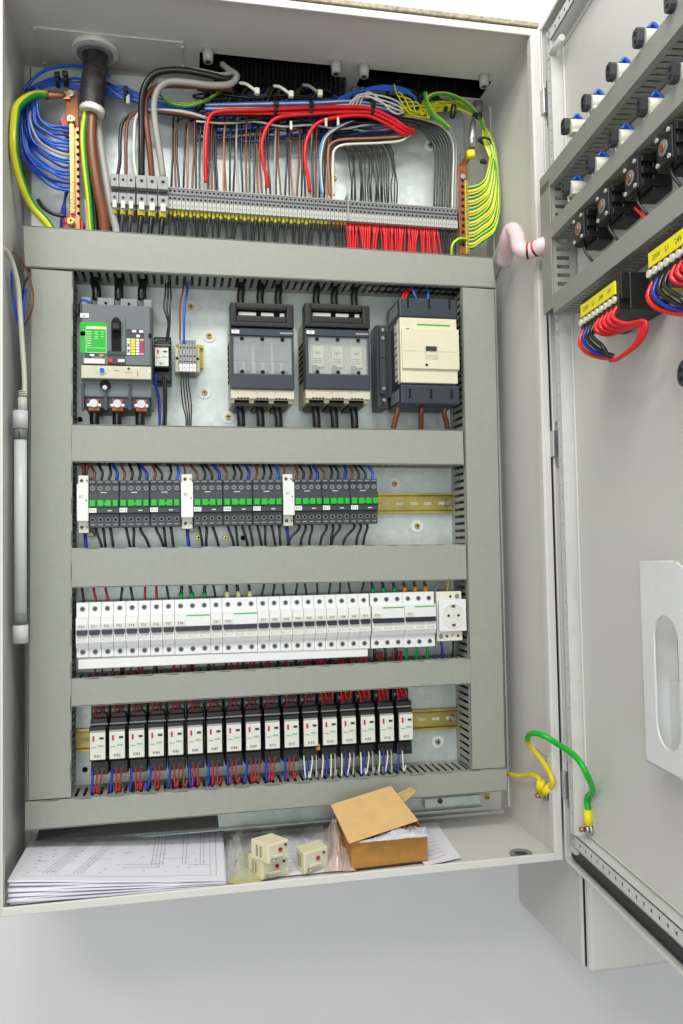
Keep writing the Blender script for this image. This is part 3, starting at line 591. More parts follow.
# ================================================================ fuse switch disconnectors
def fuse_switch(label,u0,v0,u1,v1,fuses):
    Yf=.112;x0,x1,z0,z1=face(u0,v0,u1,v1,Yf);w=x1-x0;h=z1-z0;dy=Yf-YP
    c=thing('fuse_switch',label,'fuse switch',(x0,YP,z0));b=B()
    b.box(.001,w-.001,dy+.012,-.0005,0,h*.86,'bone',.0015);b.box(.0,w,dy+.004,dy+.02,h*.035,h*.13,'bone',.001)
    for k in range(3):
        for j in range(4): b.box(w*(.10+.30*k+.05*j),w*(.13+.30*k+.05*j),dy+.0035,dy+.006,h*.035,h*.047,'hole')
        b.box(w*(.10+.3*k),w*(.105+.3*k),dy+.0035,dy+.005,h*.09,h*.105,'hole')
        b.box(w*(.06+.31*k),w*(.29+.31*k),dy+.012,-.01,-h*.03,h*.03,'black')
    for k in range(7): b.box(-.0003,.0012,dy+.03,-.02,h*(.25+.06*k),h*(.275+.06*k),'hole')
    b.out('base',c);b=B()
    b.box(0,w,dy,dy+.016,h*.125,h*.285,'slate',.002);b.box(0,w,dy,dy+.012,h*.655,h*.735,'slate',.001);b.box(0,w*.045,dy,dy+.016,h*.27,h*.68,'slate',.001);b.box(w*.965,w,dy,dy+.016,h*.27,h*.68,'slate',.001)
    b.box(.0,w,dy+.014,dy+.03,h*.13,h*.74,'dark_grey',.001);b.box(w*.03,w*.97,dy-.0005,dy,h*.658,h*.664,'hole')
    b.box(w*.78,w*.98,dy-.0006,dy,h*.685,h*.70,'term_grey');b.out('frame',c)
    b=B();b.box(0,w,dy-.004,dy+.03,h*.745,h*.79,'black',.0015);b.box(0,w,dy+.004,dy+.03,h*.93,h*1.0,'black',.003);b.box(0,w*.10,dy-.004,dy+.03,h*.77,h*.98,'black',.002);b.box(w*.89,w,dy-.004,dy+.03,h*.77,h*.98,'black',.002)
    b.box(w*.08,w*.9,dy+.018,dy+.03,h*.77,h*.95,'hole');b.box(w*.08,w*.9,dy-.002,dy+.004,h*.79,h*.855,'black',.002)
    b.out('handle',c)
    b=B()
    for a,q in ((.14,.42),(.50,.70),(.80,.87)): b.box(w*a,w*q,dy+.012,dy+.018,h*.885,h*.915,'white')
    b.out('terminal_insulator',c)
    for k in range(3):
        b=B();a=w*(.08+.30*k)
        if fuses:
            b.box(a+.004,a+w*.22,dy+.008,dy+.014,h*.36,h*.58,'cream',.001);b.text('NH',(a+w*.12,dy+.0078,h*.50),(1,0,0),(0,0,1),.006,'ink_dark')
            for j in range(3): b.box(a+w*.05,a+w*.18,dy+.0075,dy+.008,h*(.40+.02*j),h*(.405+.02*j),'ink')
            b.box(a+w*.04,a+w*.11,dy+.006,dy+.013,h*.30,h*.38,'mid_grey',.001)
        else:
            b.box(a+.002,a+w*.10,dy+.006,dy+.013,h*.31,h*.40,'mid_grey',.001);b.box(a+w*.15,a+w*.25,dy+.006,dy+.013,h*.31,h*.40,'mid_grey',.001);b.box(a,a+w*.26,dy+.010,dy+.0139,h*.42,h*.60,'mid_grey')
        b.out('fuse' if fuses else 'fuse_holder',c)
    b=B();b.box(w*.045,w*.965,dy+.0015,dy+.003,h*.285,h*.655,'window')
    for k in (1,2): b.box(w*(.045+.305*k),w*(.05+.305*k),dy+.001,dy+.0015,h*.33,h*.655,'window')
    for k in range(3):
        for z in (.63,.30): b.cyl((w*(.18+.32*k),dy+.001,h*z),(w*(.18+.32*k),dy+.003,h*z),.0032,'hole',12)
    b.out('window_cover',c)
    b=B();b.box(w*.02,w*.14,dy-.0012,dy,h*.675,h*.71,'white');b.text('F1' if not fuses else 'F2',(w*.08,dy-.0015,h*.692),(1,0,0),(0,0,1),.0045,'ink_dark');b.out('tag',c)
fuse_switch('grey fuse switch with empty dark window, left of the pair',230.5,302,294,402,False)
fuse_switch('grey fuse switch with three cream fuses behind its window',305.5,303,370,402,True)
for j,us in enumerate(((239.5,259,277),(315,333,353))):
    for i,u in enumerate(us):
        wire('thick black cable leaving the bottom of the %s fuse switch'%('left' if j==0 else 'right'),px([(u,396,.15),(u,408,.146),(u+1.5,418,.146),(u+2,442,.155)]),.0066,'black_wire','thick cables under the fuse switches','cable','cable')
        wire('thick black cable entering the top of the %s fuse switch'%('left' if j==0 else 'right'),px([(u+2,308,.16),(u+1,298,.158),(u+2,288,.158),(u,278,.168)]),.006,'black_wire','thick cables above the fuse switches','cable','cable')
# ================================================================ large contactor
Yf=.104;x0,x1,z0,z1=face(400.5,318,457.5,383,Yf);w=x1-x0;h=z1-z0;dy=Yf-YP
c=thing('large_contactor','big cream and black power contactor with a green stripe, next to the right duct','contactor',(x0,YP,z0))
b=B();b.box(.001,w-.001,dy+.012,-.0005,-h*.02,h*1.02,'dark_grey',.001);b.out('core',c)
b=B();b.box(0,w,dy+.001,dy+.02,.0,h,'cream',.0015);b.box(.002,w+.002,dy-.003,dy+.002,h*.21,h*.83,'cream',.001);b.box(.003,w-.002,dy-.0034,dy-.003,h*.478,h*.483,'bone')
b.box(w*.41,w*.64,dy-.0036,dy-.003,h*.36,h*.56,'bone');b.box(w*.43,w*.62,dy-.004,dy-.0036,h*.48,h*.555,'dark_grey');b.box(w*.43,w*.62,dy-.004,dy-.0036,h*.42,h*.45,'cream')
b.cyl((w*.44,dy-.003,h*.27),(w*.44,dy-.0036,h*.27),.0022,'hole',12);b.box(w*.3,w*.88,dy+.0004,dy+.001,h*.885,h*.905,'green');b.box(w*.09,w*.15,dy-.0034,dy-.003,h*.81,h*.825,'ink')
b.box(w-.0,w+.003,dy+.003,dy+.01,h*.2,h*.65,'cream',.001)
b.out('cover',c)
for nm,za,zb_ in (('top_terminal_shroud',1.01,1.30),('bottom_terminal_shroud',-.32,-.03)):
    b=B();b.box(0,w+.002,dy+.001,-.012,h*za,h*zb_,'slate',.002)
    for a in (.15,.52,.88): b.box(w*a-.0018,w*a+.0018,dy+.0004,dy+.006,h*(za+.14 if za>0 else za+.08),h*(zb_ if za>0 else zb_-.06),'hole')
    b.box(-.0005,.0,dy+.016,-.03,h*(za+.06),h*(zb_-.05),'mid_grey')
    b.out(nm,c)
b=B();b.box(-.0006,.0012,dy+.014,dy+.034,h*.06,h*.94,'tag_white')
for k in range(7): b.box(-.001,-.0006,dy+.017,dy+.031,h*(.12+.11*k),h*(.15+.11*k),'ink')
b.out('side_label',c)
b=B();xa=at(376,330,.155).x-x0;b.box(xa,xa+.018,.155-YP,-.005,-h*.32,h*1.0,'dark_grey',.001);b.box(xa+.004,xa+.014,.148-YP,.155-YP,-h*.10,h*.96,'slate',.001);b.box(xa+.004,xa+.014,.1475-YP,.1485-YP,h*.46,h*.47,'hole')
b.box(xa+.015,.001,.165-YP,-.005,-h*.12,h*.9,'dark_grey')
for z in (.9,.77,-.02,-.2): b.cyl((xa+.009,.155-YP,h*z),(xa+.009,.145-YP,h*z),.0028,'steel',12)
b.out('auxiliary_block',c)
for u,m,k in ((400,'brown_wire',0),(424,'brown_wire',1),(447,'brown_wire',2)):
    wire('brown cable leaving the bottom of the big cream contactor, %s of three'%['left','middle','right'][k],px([(u-1,405,.14),(u-3,413,.142),(u-6+3*k,425,.148),(u-8+4*k,436,.155)]),.0045,'brown_wire','brown cables under the big contactor','cable','cable')
for (pp,m,l) in (([(402,300,.13),(404,294,.135),(409,288,.145),(412,280,.16)],'red_wire','red'),([(405,300,.13),(407,294,.135),(411,288,.145)],'red_wire','red'),([(417,300,.13),(414,293,.13),(411,286,.14),(412,280,.16)],'blue_wire','blue'),([(428,300,.13),(428,292,.135),(425,286,.145),(424,280,.16)],'blue_wire','blue')):
    wire('%s wire between the top duct and the big cream contactor'%l,px(pp),.0018,m,'wires above the big contactor')
# ================================================================ contactor row
Yc=.118
def contactor_mesh(label,loc,w,h,tx):
    c=thing('contactor',label,'contactor',loc);dy=Yc-YP;b=B();K='contactor_grey'
    b.box(-w/2+.0003,w/2-.0003,dy+.012,-.0005,-h*.47,h*.47,K,.001);b.box(-w/2+.0003,w/2-.0003,dy,dy+.014,-h*.20,h*.22,K,.0008);b.box(-w/2+.0003,w/2-.0003,dy+.006,dy+.02,h*.22,h*.5,K,.0008);b.box(-w/2+.0003,w/2-.0003,dy+.006,dy+.02,-h*.5,-h*.20,K,.0008)
    for k in range(4):
        x=-w*.375+k*w*.25
        b.box(x-w*.10,x+w*.10,dy+.004,dy+.008,h*.42,h*.5,'slate',.0005);b.box(x-w*.08,x+w*.08,dy+.0035,dy+.006,h*.45,h*.475,'mid_grey')
        b.cyl((x,dy+.006,h*.33),(x,dy+.0048,h*.33),.0034,'term_grey',12);b.cyl((x,dy+.0049,h*.335),(x,dy+.0046,h*.335),.0022,'hole',8)
        b.cyl((x,dy+.006,-h*.33),(x,dy+.0048,-h*.33),.0034,'mid_grey',12);b.cyl((x,dy+.0049,-h*.33),(x,dy+.0046,-h*.33),.0024,'hole',8);b.box(x-w*.07,x+w*.07,dy+.0052,dy+.006,-h*.445,-h*.425,'term_grey')
        b.box(x-.0007,x+.0007,dy+.0040,dy+.0046,h*.32,h*.36,'mid_grey')
    b.box(-w*.12,w*.08,dy+.0052,dy+.006,h*.235,h*.25,'white');b.box(w*.12,w*.25,dy-.0006,dy,-h*.155,-h*.135,'white');b.box(-w/2,w/2,dy-.0005,dy,-h*.075,-h*.07,'hole')
    b.out('body',c)
    b=B()
    for k,(a,q) in enumerate(((-.46,-.27),(-.21,-.01),(.05,.24),(.29,.46))): b.box(w*a,w*q,dy-.0035,dy+.001,-h*.055,h*.075,'green',.0006)
    b.box(-w*.01,w*.05,dy-.002,dy+.001,-.002,.002,'green');b.out('indicator_shutter',c)
    b=B();b.box(-w*.49,-w*.24,dy-.0018,dy,-h*.185,-h*.09,'white').text(tx,(-w*.365,dy-.002,-h*.138),(1,0,0),(0,0,1),.0045,'ink_dark');b.out('tag',c)
    return c
vT=lambda u:480.5+(479.0-480.5)*(u-88)/290
vB=lambda u:528+(523.5-528)*(u-88)/290
groups=((88.5,180.5),(193.5,282.5),(294.5,378.5));cnt=[]
for g,(ua,ub) in enumerate(groups):
    for k in range(3):
        xa=at(ua+(ub-ua)*k/3,505,Yc).x;xb=at(ua+(ub-ua)*(k+1)/3,505,Yc).x;um=ua+(ub-ua)*(k+.5)/3
        zt_=at(um,vT(um),Yc+.006).z;zb_=at(um,vB(um),Yc+.006).z
        contactor_mesh('dark contactor with four green squares, %s of three in the %s group'%(['left','middle','right'][k],['left','middle','right'][g]),((xa+xb)/2,YP,(zt_+zb_)/2),xb-xa,zt_-zb_,'K%d.%d'%(g+1,k+1))['group']='nine contactors'
        cnt.append(((xa+xb)/2,(zt_+zb_)/2,xb-xa,zt_-zb_,g,k))
for g,(ua,ub) in enumerate(((77,89),(181,193.5),(283,294.5))):
    Y=.122;x0,x1,z0,z1=face(ua,475,ub,533 if g==0 else (530 if g==1 else 527),Y);w=x1-x0-.0004;h=z1-z0;dy=Y-YP
    if g: z0+=.002
    c=thing('control_module','slim white module at the left end of the %s contactor group'%['left','middle','right'][g],'module',(x0,YP,z0));b=B()
    b.box(.001,w-.001,dy+.008,-.0005,0,h,'warm_white',.001);b.box(0,w,dy-.004,dy+.01,h*.2,h*.84,'white',.001)
    for z in (.91,.10):
        b.cyl((w*.35,dy+.008,h*z),(w*.35,dy+.0074,h*z),.0026,'dark_grey',12);b.cyl((w*.8,dy+.008,h*z),(w*.8,dy+.0074,h*z),.0016,'ink',8)
    b.text('K%d'%(g+1),(w*.4,dy-.0045,h*.62),(1,0,0),(0,0,1),.0055,'ink');b.cyl((w*.82,dy-.004,h*.56),(w*.82,dy-.0048,h*.56),.0013,'red_wire',8)
    b.box(w*.5,w*1.2,dy+.03,-.01,-h*.05,h*.02,'bone',.001);b.out('body',c)
    wire('blue wire running down from the %s white module'%['left','middle','right'][g],[(x0+w*.5,.15,z0+h*.04),(x0+w*.55,.147,z0-.012),(x0+w*.7,.15,z0-.036),(x0+w*.7,.155,z0-.055)],.0026,'deep_blue','blue wires under the white modules')
    for k in range(3 if g==0 else 1): wire('brown red wire entering the top of the %s white module'%['left','middle','right'][g],[(x0+w*(.3+.2*k),.15,z0+h*.97),(x0+w*(.35+.2*k),.148,z0+h+.008),(x0+w*(.2+.35*k),.15,z0+h+.022),(x0+w*(.1+.35*k),.158,z0+h+.036)],.0014,'dull_red' if k%2==0 else 'black_wire','wires above the white modules')
random.seed(11)
seqs=['brown_wire','black_wire','black_wire','deep_blue']
for (x,z,w,h,g,k) in cnt:
    o='%s contactor of the %s group'%(['left','middle','right'][k],['left','middle','right'][g])
    for j in range(4):
        xx=x-w*.375+j*w*.25;s=random.uniform(-.010,.002);m=seqs[j] if not(k==2 and j==3) else 'blue_wire'
        cn={'brown_wire':'brown','black_wire':'black','deep_blue':'blue','blue_wire':'blue'}[m]
        wire('%s wire entering the top of the %s'%(cn,o),[(xx,.138,z+h*.47),(xx+.001,.136,z+h*.56),(xx+s*.3+.003,.138,z+h*.68),(xx+s,.143,z+h*.86),(xx+s*1.2,.152,z+h*1.05)],.0021 if j<3 else .0024,m,'wires above the contactor row')
    nb=3 if not(g==1 and k>0) else 4
    for j in range(nb):
        xx=x-w*.33+j*w*.24;s=random.uniform(.002,.012)*(1 if j!=1 else .4)
        if g==2: s=-s
        wire('black wire dropping out of the bottom of the %s'%o,[(xx,.14,z-h*.45),(xx+.002,.138,z-h*.58),(xx+s,.139,z-h*.78),(xx+s*1.4,.143,z-h*1.0),(xx+s*.9,.152,z-h*1.3)],.0021,'black_wire','black wires under the contactor row')
# ================================================================ breaker row
Yb=.128;Yn=.118
def vlines(u): t=(u-77)/358.;return 603+(591.5-603)*t,658+(646.5-658)*t,(617.5+(603.5-617.5)*t),(648.5+(633.5-648.5)*t)
def breaker(label,xa,xb,u,poles,txt,rcd=False,grp='white breakers on the third rail'):
    vt,vb,nt_,nb_=vlines(u);zt=at(u,vt,Yb).z;zb=at(u,vb,Yb).z;z1=at(u,nt_,Yn).z;z0=at(u,nb_,Yn).z
    w=xb-xa-.0003;c=thing('circuit_breaker',label,'circuit breaker',(xa,YP,zb),(0,tb,0),grp);h=zt-zb;n0=z0-zb;n1=z1-zb;dy=Yb-YP;ny=Yn-YP
    b=B();b.box(0,w,dy,-.0005,0,h,'white',.0008);b.box(0,w,dy+.002,dy+.01,0,h*.2,'warm_white')
    b.prism([(n0,0),(n1,0),(n1,-(ny-dy)*.3),(n1-.002,-(ny-dy)),(n0+.008,-(ny-dy)),(n0,-(ny-dy)*.55)],(0.0002,dy,0),(0,0,1),(0,-1,0),(w-.0004,0,0),'white')
    pw=w/poles
    for k in range(poles):
        x=pw*(k+.5)
        for z in (h*.885,h*.10):
            b.ring((x,dy+.0002,z),(0,-1,0),.0026,.0040,.0006,'mid_grey',14);b.cyl((x,dy,z),(x,dy-.0003,z),.0027,'dark_grey',12)
        if k: b.box(pw*k-.0001,pw*k+.0002,dy-.0002,dy,0,h,'tag_white')
        b.box(pw*k+.002,pw*(k+1)-.003,ny-.0003,ny,n0+.0105,n0+.013,'term_grey')
        b.box(pw*k+.002,pw*(k+1)-.002,ny+.004,ny+.006,n0+.003,n0+.005,'tag_white')
    hh=n1-n0
    if rcd: b.box(w*.32,w*.98,ny-.0003,ny,n1-hh*.10,n1-hh*.06,'stripe_green')
    b.out('body',c)
    zt_=n0+hh*.52
    b=B()
    b.box(.0008,w-.0008,ny-.0008,ny+.003,zt_-.0026,zt_+.0026,'navy_dark',.0004)
    b.box(.0015,w-.0015,ny-.0045,ny,zt_-.0046,zt_-.0018,'navy_dark',.0006);b.out('toggle',c)
    b=B()
    for k in range(poles): b.box(pw*k+.003,pw*(k+1)-.003,ny-.0006,ny,zt_-.014,zt_-.005,'tag_white')
    b.out('rating_window',c)
    b=B();b.box(.001,min(w,.017)-.001,ny-.0012,ny,zt_+.004,zt_+.0115,'tag_white').text(txt,(min(w,.017)/2,ny-.0015,zt_+.0075),(1,0,0),(0,0,1),.0055,'ink_dark');b.out('tag',c)
    return c
aL,aR=at(77,603,Yb),at(435,591.5,Yb);tb=-math.atan2(aR.z-aL.z,aR.x-aL.x)
edges=[]
lay=[1]*8+[3]+[1]+[3]+[1]*5+[1]*5
ua,ub=76.5,369.5;xA,xB=at(ua,625,Yb).x,at(ub,612,Yb).x;tot=sum(lay);p=(xB-xA)/tot
print('POLE',p)
pos=0;num=30;idx=0
wordN=lambda n:['first','second','third','fourth','fifth','sixth','seventh','eighth','ninth','tenth','eleventh','twelfth','thirteenth','fourteenth','fifteenth'][n]
blk=0;cntb=0
for L_ in lay:
    xa=xA+p*pos;xb=xa+p*L_;u=ua+(ub-ua)*(pos+L_/2)/tot
    if L_==3: lab='wide white three pole breaker with a green line, the %s one with coloured sleeves above'%('green sleeved' if pos<10 else 'cream sleeved');lab='wide white breaker with a green line, fed by wires with %s sleeves'%('green' if pos<10 else 'cream');blk+=1;cntb=0
    else:
        if blk==0: lab='narrow white breaker, %s from the left end of the row'%wordN(cntb)
        elif blk==1: lab='single narrow white breaker between the two wide green lined breakers'
        else: lab='narrow white breaker, %s to the right of the cream sleeved wide breaker'%wordN(cntb)
        cntb+=1
    breaker(lab,xa,xb,u,L_,'F%d'%num,L_==3);num+=1
    for k in range(L_):
        xx=xa+p*(k+.5);uu=ua+(ub-ua)*(pos+k+.5)/tot;vt=vlines(uu)[0];zt=at(uu,vt,Yb).z
        m='black_wire' if (L_==3 or pos%4 in(0,3) or pos>8) else 'dull_red'
        fe=None
        if L_==3: fe=[(0,.011,'sleeve_green' if pos<10 else 'sleeve_cream')]
        s=random.uniform(-.006,.006)
        wire('%s wire dropping into the top of the white breaker row%s'%('black' if m=='black_wire' else 'red',(' with a %s sleeve'%('green' if pos<10 else 'cream')) if L_==3 else ''),[(xx,.145,zt-.001),(xx+s*.2,.144,zt+.006),(xx+s*.7,.144,zt+.018),(xx+s,.152,zt+.034)],.0019 if L_<3 else .0024,m,'wires above the white breakers',ferr=fe)
    pos+=L_
# two wide breakers at the right
xa=at(370.5,612,Yb).x;xm=at(403,612,Yb).x;xb=at(434.5,612,Yb).x
for i,(a,q,u) in enumerate(((xa,xm,386),(xm,xb,419))):
    breaker('wide white breaker at the right end of the row, %s'%('fed by green sleeved wires' if i==0 else 'fed by orange sleeved wires'),a,q,u,3,'F%d'%(60+i),True)
    for k in range(3):
        xx=a+(q-a)*(k+.5)/3;zt=at(u-11+11*k,vlines(u-11+11*k)[0],Yb).z;zb=at(u-11+11*k,vlines(u-11+11*k)[1],Yb).z
        wire('black wire with %s sleeve above the right wide breakers'%('green' if i==0 else 'orange'),[(xx,.145,zt-.001),(xx-.001,.144,zt+.008),(xx-.003,.144,zt+.02),(xx-.004,.152,zt+.036)],.0026,'black_wire','wires above the right wide breakers',ferr=[(0,.010,'sleeve_green' if i==0 else 'orange')])
        wire('%s wire leaving the bottom of the right wide breakers'%('black' if i==0 else 'dark green'),[(xx,.148,zb+.002),(xx+.001,.146,zb-.01),(xx+.001,.15,zb-.026),(xx,.155,zb-.04)],.0024,'black_wire' if (i==0 ) else 'sleeve_green','wires below the right wide breakers')
# busbar cover
tl,tr,br,bl=at(78,660,.13),at(368,647,.13),at(368,656.5,.13),at(78,669.5,.13)
c=thing('busbar_cover','long white busbar cover strip running under the narrow white breakers','busbar cover')
B().quadslab(tl,tr,br,bl,(0,.012,0),'white',.0012).quadslab(tl+V((0,.002,0)),tr+V((0,.002,0)),tr+V((0,.002,.002)),tl+V((0,.002,.002)),(0,.01,0),'warm_white').out('cover',c)
for i in range(14):
    u=300+i*0 if False else 120+i*17.5;zz_=at(u,666,.16)
    q=at(u,664-.045*(u-120),.15)
    wire('dark wire passing from behind the white busbar cover into the duct',[q+V((0,.005,.006)),q+V((.002,.006,-.012)),q+V((.003,.008,-.03))],.002,'black_wire' if i not in(1,3) else 'dull_red','dark wires under the busbar cover')
# socket
Y=.122;x0,x1,z0,z1=face(437,591.5,462,641,Y+.006);w=x1-x0;h=z1-z0;dy=Y+.006-YP
c=thing('power_socket','white round power socket module at the right end of the breaker row','power socket',(x0,YP,z0),(0,tb*.4,0));b=B()
b.box(0,w,dy,-.0005,0,h,'warm_white',.001);b.box(.0015,w+.005,dy-.008,dy+.004,h*.2,h*.84,'white',.0015)
cx_=w*.5+.004;cz_=h*.52;R_=w*.46
b.ring((cx_,dy-.008,cz_),(0,-1,0),R_*.90,R_,.0012,'white',36);b.cyl((cx_,dy-.0078,cz_),(cx_,dy-.0084,cz_),R_*.9,'tag_white',36)
for a in (-1,1): b.cyl((cx_+a*.0085,dy-.0084,cz_-.001*a*0),(cx_+a*.0085,dy-.0088,cz_),.0022,'hole',12)
b.cyl((cx_,dy-.0084,cz_),(cx_,dy-.0088,cz_),.0008,'ink',8)
b.out('body',c)
for a in (-1,1): B().box(cx_-.003,cx_+.003,dy-.0095,dy-.0084,cz_+a*R_*.78-.002,cz_+a*R_*.78+.002,'copper_dark').out('earth_contact',c)
b=B()
for (x,z,r) in ((w*.55,h*.90,.0022),(w*.82,h*.90,.004),(w*.13,h*.10,.004),(w*.38,h*.10,.0022),(w*.60,h*.11,.0014),(w*.82,h*.10,.0022)): b.cyl((x,dy-.0002,z),(x,dy-.0007,z),r,'dark_grey' if r<.004 else 'mid_grey',14)
b.out('terminal_screws',c)
wire('blue wire hanging below the power socket',px([(441,640,.15),(442,650,.148),(442,662,.155)]),.0022,'deep_blue');wire('black wire hanging below the power socket',px([(453,640,.15),(453,650,.148),(452,660,.155)]),.002,'black_wire')
wire('grey wire rising above the power socket with yellow marker beside it',px([(434,594,.15),(437,586,.15),(445,580,.16),(447,572,.165)]),.0016,'grey_wire')
wire('yellow wire end above the power socket',px([(447,593,.15),(448,584,.152),(447,574,.16)]),.0018,'tube_yellow')
# ================================================================ terminal strip
random.seed(21)
YT=.152
sT,sT1=at(168,187,YT),at(457,208.5,YT);sB,sB1=at(168,209,YT),at(457,227,YT)
NTB=70;eT=(sT1-sT)/NTB;tt=-math.atan2(eT.z,eT.x);pitch=eT.length
dinrail('mounting rail behind the long grey terminal strip',112,198,460,224)
hT=(sT.z-sB.z)
proto=None
for i in range(NTB):
    a=sT+eT*(i+.5);bz=(sB+(sB1-sB)*((i+.5)/NTB)).z
    lab='thin grey terminal block in the long strip, %s the taller divider plate'%('left of' if i<43 else 'right of')
    if proto is None:
        proto=thing('terminal_block',lab,'terminal',a,(0,tt,0));h=hT;b=B()
        b.box(-pitch*.47,pitch*.47,.004,YP-YT-.009,-h*1.0,0,'term_grey',.0003);b.box(-pitch*.47,pitch*.47,0,.01,-h*.62,-h*.02,'mid_grey',.0003)
        for z in (-.16,-.50): b.cyl((0,-.0002,h*z),(0,-.0005,h*z),.0019,'hole',8)
        b.box(-pitch*.47,pitch*.47,-.0004,.002,-h*.37,-h*.29,'dark_grey');b.box(-pitch*.5,pitch*.5,-.001,.01,-h*.05,h*.0,'term_grey')
        b.out('body',proto);b=B();b.box(-pitch*.46,pitch*.46,-.003,.004,-h*1.0,-h*.64,'marker_grey',.0003);b.box(-pitch*.1,pitch*.1,-.0033,-.003,-h*.88,-h*.8,'ink');b.out('marker_tag',proto);o=proto
    else: o=dup(proto,a,(0,tt,0),lab)
    o['group']='terminal blocks left of the divider' if i<43 else 'terminal blocks right of the divider'
a=at(348,207,YT-.002);c=thing('divider_plate','taller grey divider plate standing in the long terminal strip','plate',a);B().box(-.0012,.0012,-.003,YP-YT-.01,-hT*.62,hT*.62,'term_grey',.0003).out('plate',c)
bigu=[(114.5,'s'),(123,'s'),(131,'s'),(141.5,'b'),(152,'b'),(163,'b')]
for i,(u,k) in enumerate(bigu):
    wpx=4.1 if k=='s' else 5.2;vt=173.5+(u-114)*.055;vb=207+(u-114)*.08
    x0,x1,z0,z1=face(u-wpx,vt,u+wpx,vb,.140);w=x1-x0;h=z1-z0
    c=thing('large_terminal','large light grey feed terminal left of the long strip, %s of six'%['first','second','third','fourth','fifth','last'][i],'terminal',((x0+x1)/2,YP-.009,z0),(0,tt,0));dy=.140-(YP-.009);b=B()
    b.box(-w*.49,w*.49,dy+.008,0,h*.0,h,'term_grey',.0008);b.box(-w*.49,w*.49,dy,dy+.01,h*.62,h*1.0,'term_grey',.0008);b.box(-w*.49,w*.49,dy,dy+.01,h*.12,h*.44,'term_grey',.0008)
    b.box(-w*.44,w*.44,dy+.0078,dy+.0085,h*.45,h*.61,'dark_grey')
    for z in (.83,.30): b.cyl((0,dy-.0003,h*z),(0,dy+.001,h*z),w*.26,'mid_grey',12);b.cyl((0,dy-.0006,h*z),(0,dy+.001,h*z),w*.14,'hole',10)
    b.out('body',c);B().box(-w*.25,w*.25,dy-.002,dy+.006,-h*.02,h*.20,'tag_white',.0005).out('marker_tag',c)
c=thing('end_bracket','grey end bracket clamping the left end of the terminal strip','clamp',at(108.5,190,.160));B().box(-.003,.004,-.004,.028,-.020,.020,'mid_grey',.001).box(-.003,.004,-.010,0,.002,.016,'term_grey',.001).out('body',c)
c=thing('end_bracket','grey end bracket clamping the right end of the terminal strip','clamp',at(459,218,.160));B().box(-.001,.003,-.006,.028,-.016,.018,'term_grey',.001).out('body',c)
vtt=lambda u:187+(u-168)*.0744
vtb=lambda u:209+(u-168)*.0623
vdt=lambda u:225+(u-23)*.0693
# wires under the strip
def under(u,r,m,lab,grp,ferr,Y=.160,j=3):
    s=random.uniform(-j,j);return wire(lab,px([(u,vtb(u)-1,Y),(u+s*.2,vtb(u)+8,Y-.002),(u+s*.7,vtb(u)+18,Y),(u+s,vdt(u)+3,Y+.004),(u+s,vdt(u)+9,Y+.006)]),r,m,grp,ferr=ferr)
for i,(u,k) in enumerate(bigu):
    v0=207+(u-114)*.08
    wire('black feed wire with a yellow sleeve under the %s large terminal'%['first','second','third','fourth','fifth','last'][i],px([(u,v0-2,.152),(u-.5,v0+10,.150),(u-2,v0+22,.152),(u-2,v0+36,.160)]),.0042 if k=='b' else .003,'black_wire' if k=='b' else 'dark_grey','feed wires under the large terminals',ferr=[(0,.016,'sleeve_yellow')])
n=0
for i in range(46):
    u=171+i*(345-171)/45
    if i<36: under(u,.0017,'black_wire' if i%5 else 'dark_grey','thin black wire with a yellow end sleeve under the terminal strip','yellow sleeved wires under the strip',[(0,.015 if i%2 else .012,'sleeve_yellow')])
    else: under(u,.0017,'black_wire','thin black wire with an orange yellow end sleeve just left of the red wires' if i>40 else 'thin black wire with a yellow end sleeve under the terminal strip','orange sleeved wires under the strip' if i>40 else 'yellow sleeved wires under the strip',[(0,.012,'orange' if i>40 else 'sleeve_yellow')])
for i in range(44):
    u=347+i*(437-347)/43
    under(u,.0019,'red_wire' if i%4 else 'dull_red','red wire with a small coloured end ring under the right half of the terminal strip','red wires under the strip',[(0,.006,['tag_white','purple','sleeve_green','orange','pink','tag_white'][i%6])],j=4)
for i in range(7): under(439+i*2.6,.0015,'black_wire','black wire under the right end of the terminal strip','black wires at the right end of the strip',None,j=1)
# wires above the strip
cols=['black_wire','black_wire','brown_wire','dark_grey','black_wire','brown_wire','grey_wire','black_wire','black_wire','brown_pale','black_wire','light_blue']
cn={'black_wire':'black','brown_wire':'brown','dark_grey':'dark grey','brown_pale':'pale brown','grey_wire':'grey','light_blue':'light blue','white_wire':'white'}
for i in range(42):
    u=172+i*3.9+random.uniform(-1.2,1.2)
    if 204<u<208: continue
    m=cols[(i*5+i//3)%12];vt=vtt(u);top=108+random.uniform(-4,14)+(u-172)*.05;Y=.165+random.uniform(-.004,.008);j=random.uniform(-3,3)
    wire('thin %s wire rising from the left half of the terminal strip to the bundle'%cn[m],px([(u,vt+4,YT+.006),(u+j*.4,vt-14,Y-.004),(u+j,vt-34,Y),(u+j+1,top+9,Y),(u+j+6,top,Y+.004),(u+j+22,top-2,Y+.008),(u+j+42,top-1,Y+.010)]),.0017,m,'thin wires above the left part of the strip',n=4)
for i in range(22):
    u=350+i*2.2+random.uniform(-1.3,1.3);vt=vtt(u);top=150-abs(i-16)*.3+random.uniform(-1.5,1.5);Y=.168+.001*(i%4)
    dx=-1 if i<3 else 1
    wire('thin black wire arching from the middle right of the terminal strip into the bundle',px([(u,vt+3,YT+.006),(u+random.uniform(-1.5,1.5),vt-18,Y),(u-.5+random.uniform(-1.5,1.5),vt-34,Y),(u-2-i*.10,152-i*.1,Y),(u-6-i*.3,146-i*.2,Y+.002),(u-18-i*.5,142-i*.1,Y+.006),(u-34,139,Y+.012)]),.0012,'black_wire','black wires above the middle right of the strip',n=4)
